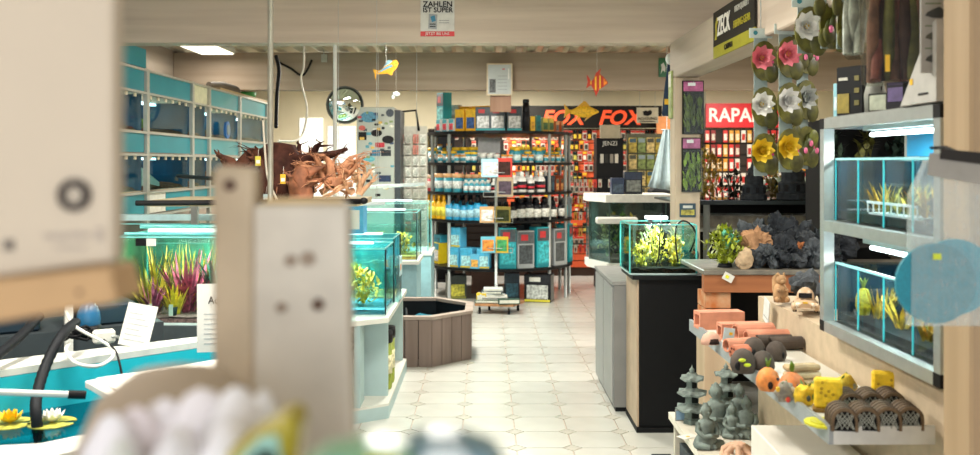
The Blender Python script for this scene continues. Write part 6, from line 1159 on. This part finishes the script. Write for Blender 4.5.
t = thing('cream_bracket', 'cream stepped card display with punched holes standing close to the camera', 'display', (0, d, FZ)); X = lambda px: XD(px, d); Z = lambda py: ZD(py, d)-FZ
MB().prism([(X(217), 0), (X(258), 0), (X(256), Z(168)), (X(217), Z(165)), (X(214), Z(180))], -.008, .02, 'y').build('tall_plate', M('#b5a58d', .7), t, bev=.004, seg=2); MB().prism([(X(256), 0), (X(355), 0), (X(349), Z(204)), (X(256), Z(204))], -.012, .02, 'y').build('front_block', M('#c2bbae', .6), t, bev=.004, seg=2); MB().prism([(X(262), Z(203.6)), (X(343), Z(203.6)), (X(338), Z(199)), (X(266), Z(199))], .0, .02, 'y').build('top_lip', M('#cdb07e', .6), t)
for px, py, r in ((233, 185, 5), (294, 259, 5), (311, 257, 6), (285, 305, 4.5), (321, 302, 5)): MB().cyl((X(px), -.0145 if px > 256 else -.0105, Z(py)), (X(px), -.0115 if px > 256 else -.0075, Z(py)), r*s*1.2).build('punched_hole', M('#5a4436' if px in (321, 233) else '#8f7f6f', .7), t)
d = .62
t = thing('beige_dome', 'rounded beige felt dome close to the camera behind white packets', 'dome', (XD(180, d), d, FZ)); hh = ZD(363, d)-FZ; MB().lathe([(0, 0), (.074, 0), (.074, hh*.45), (.069, hh*.68), (.054, hh*.87), (.03, hh*.97), (0, hh)], 28, sq=.8).build('shell', M('#b0a08c', .8, 0, .05, 10), t); MB().lathe([(.0745, 0), (.0755, .015), (.0745, .017)], 28, sq=.8).build('hem', M('#9c8c78', .8), t)
packs = [(112, 425, .74, .035, .05, '#e6e4ea'), (136, 418, .76, .035, .05, '#e8dfe6'), (165, 410, .78, .04, .05, '#ece8ee'), (200, 400, .78, .045, .05, '#eeeaf0'), (235, 398, .78, .04, .05, '#ecebf0'), (262, 402, .8, .03, .05, '#e8e8ec'), (228, 432, .72, .05, .04, '#eceaf0'), (175, 440, .7, .05, .04, '#e8e6ec'), (120, 450, .68, .04, .04, '#dfe2e0')]
for i, (px, py, d, rx, rz_, c) in enumerate(packs):
    d *= .68; rx *= .68
    h_ = ZD(py-12, d)-FZ; t = thing('white_packet', 'puffy white plastic packet piled close to the camera', 'packet', (XD(px, d), d, FZ+.0005), .2*i, 'white packets in the foreground')
    MB().lathe([(0, 0), (rx*.8, .0), (rx, h_*.15), (rx*.95, h_*.6), (rx*.75, h_*.88), (rx*.3, h_*.98), (0, h_)], 14, sq=.5).build('bag', M(c, .35, 0, .04, 12), t); MB().box(-rx*.45, -rx*.52, h_*.6, rx*.45, -rx*.495, h_*.8).build('label', M(('#d8b0c8', '#dcdcd0', '#e8cadc')[i % 3], .5), t)
def chip(lab, pts, d, c, extra, th=.05):
    d *= .68; th *= .68
    t = thing('snack_bag', lab, 'bag', (0, d, FZ+.0005)); q = [(XD(px, d), max(0, ZD(py, d)-FZ)) for px, py in pts]; q = [(XD(pts[0][0], d), 0)]+q+[(XD(pts[-1][0], d), 0)]
    MB().prism(q, -th/2, th/2, 'y').build('bag', M(c, .3, 0, .15, 14), t, bev=.012, seg=2)
    for nm, pp, cc in extra: MB().prism([(XD(a, d), ZD(b, d)-FZ) for a, b in pp], -th/2-.003, -th/2-.0005, 'y').build(nm, M(cc, .4, 0, .1, 20), t)
chip('pointed yellow-edged plastic bag with teal print close to the camera', [(225, 452), (262, 425), (298, 402), (305, 420), (300, 460)], .72, '#a99a2c', [('teal_print', [(240, 455), (268, 428), (285, 425), (290, 455)], '#8ab8ac'), ('white_print', [(250, 458), (270, 438), (284, 440), (286, 458)], '#d8dcd4')])
chip('rounded blue-grey plastic bag lying close to the camera', [(390, 452), (405, 440), (430, 432), (460, 434), (490, 444), (508, 458)], .62, '#6c8a96', [('pale_print', [(420, 455), (432, 438), (462, 438), (478, 455)], '#b4c0c4'), ('olive_edge', [(488, 458), (500, 449), (506, 458)], '#a8a044')])
chip('green and yellow plastic bag lying close to the camera', [(300, 458), (330, 446), (370, 440), (405, 445), (420, 458)], .6, '#7fae8a', [('yellow_print', [(362, 457), (372, 446), (404, 447), (400, 457)], '#cfc63a'), ('teal_print', [(312, 458), (330, 449), (352, 448), (348, 458)], '#4aa8a4')])
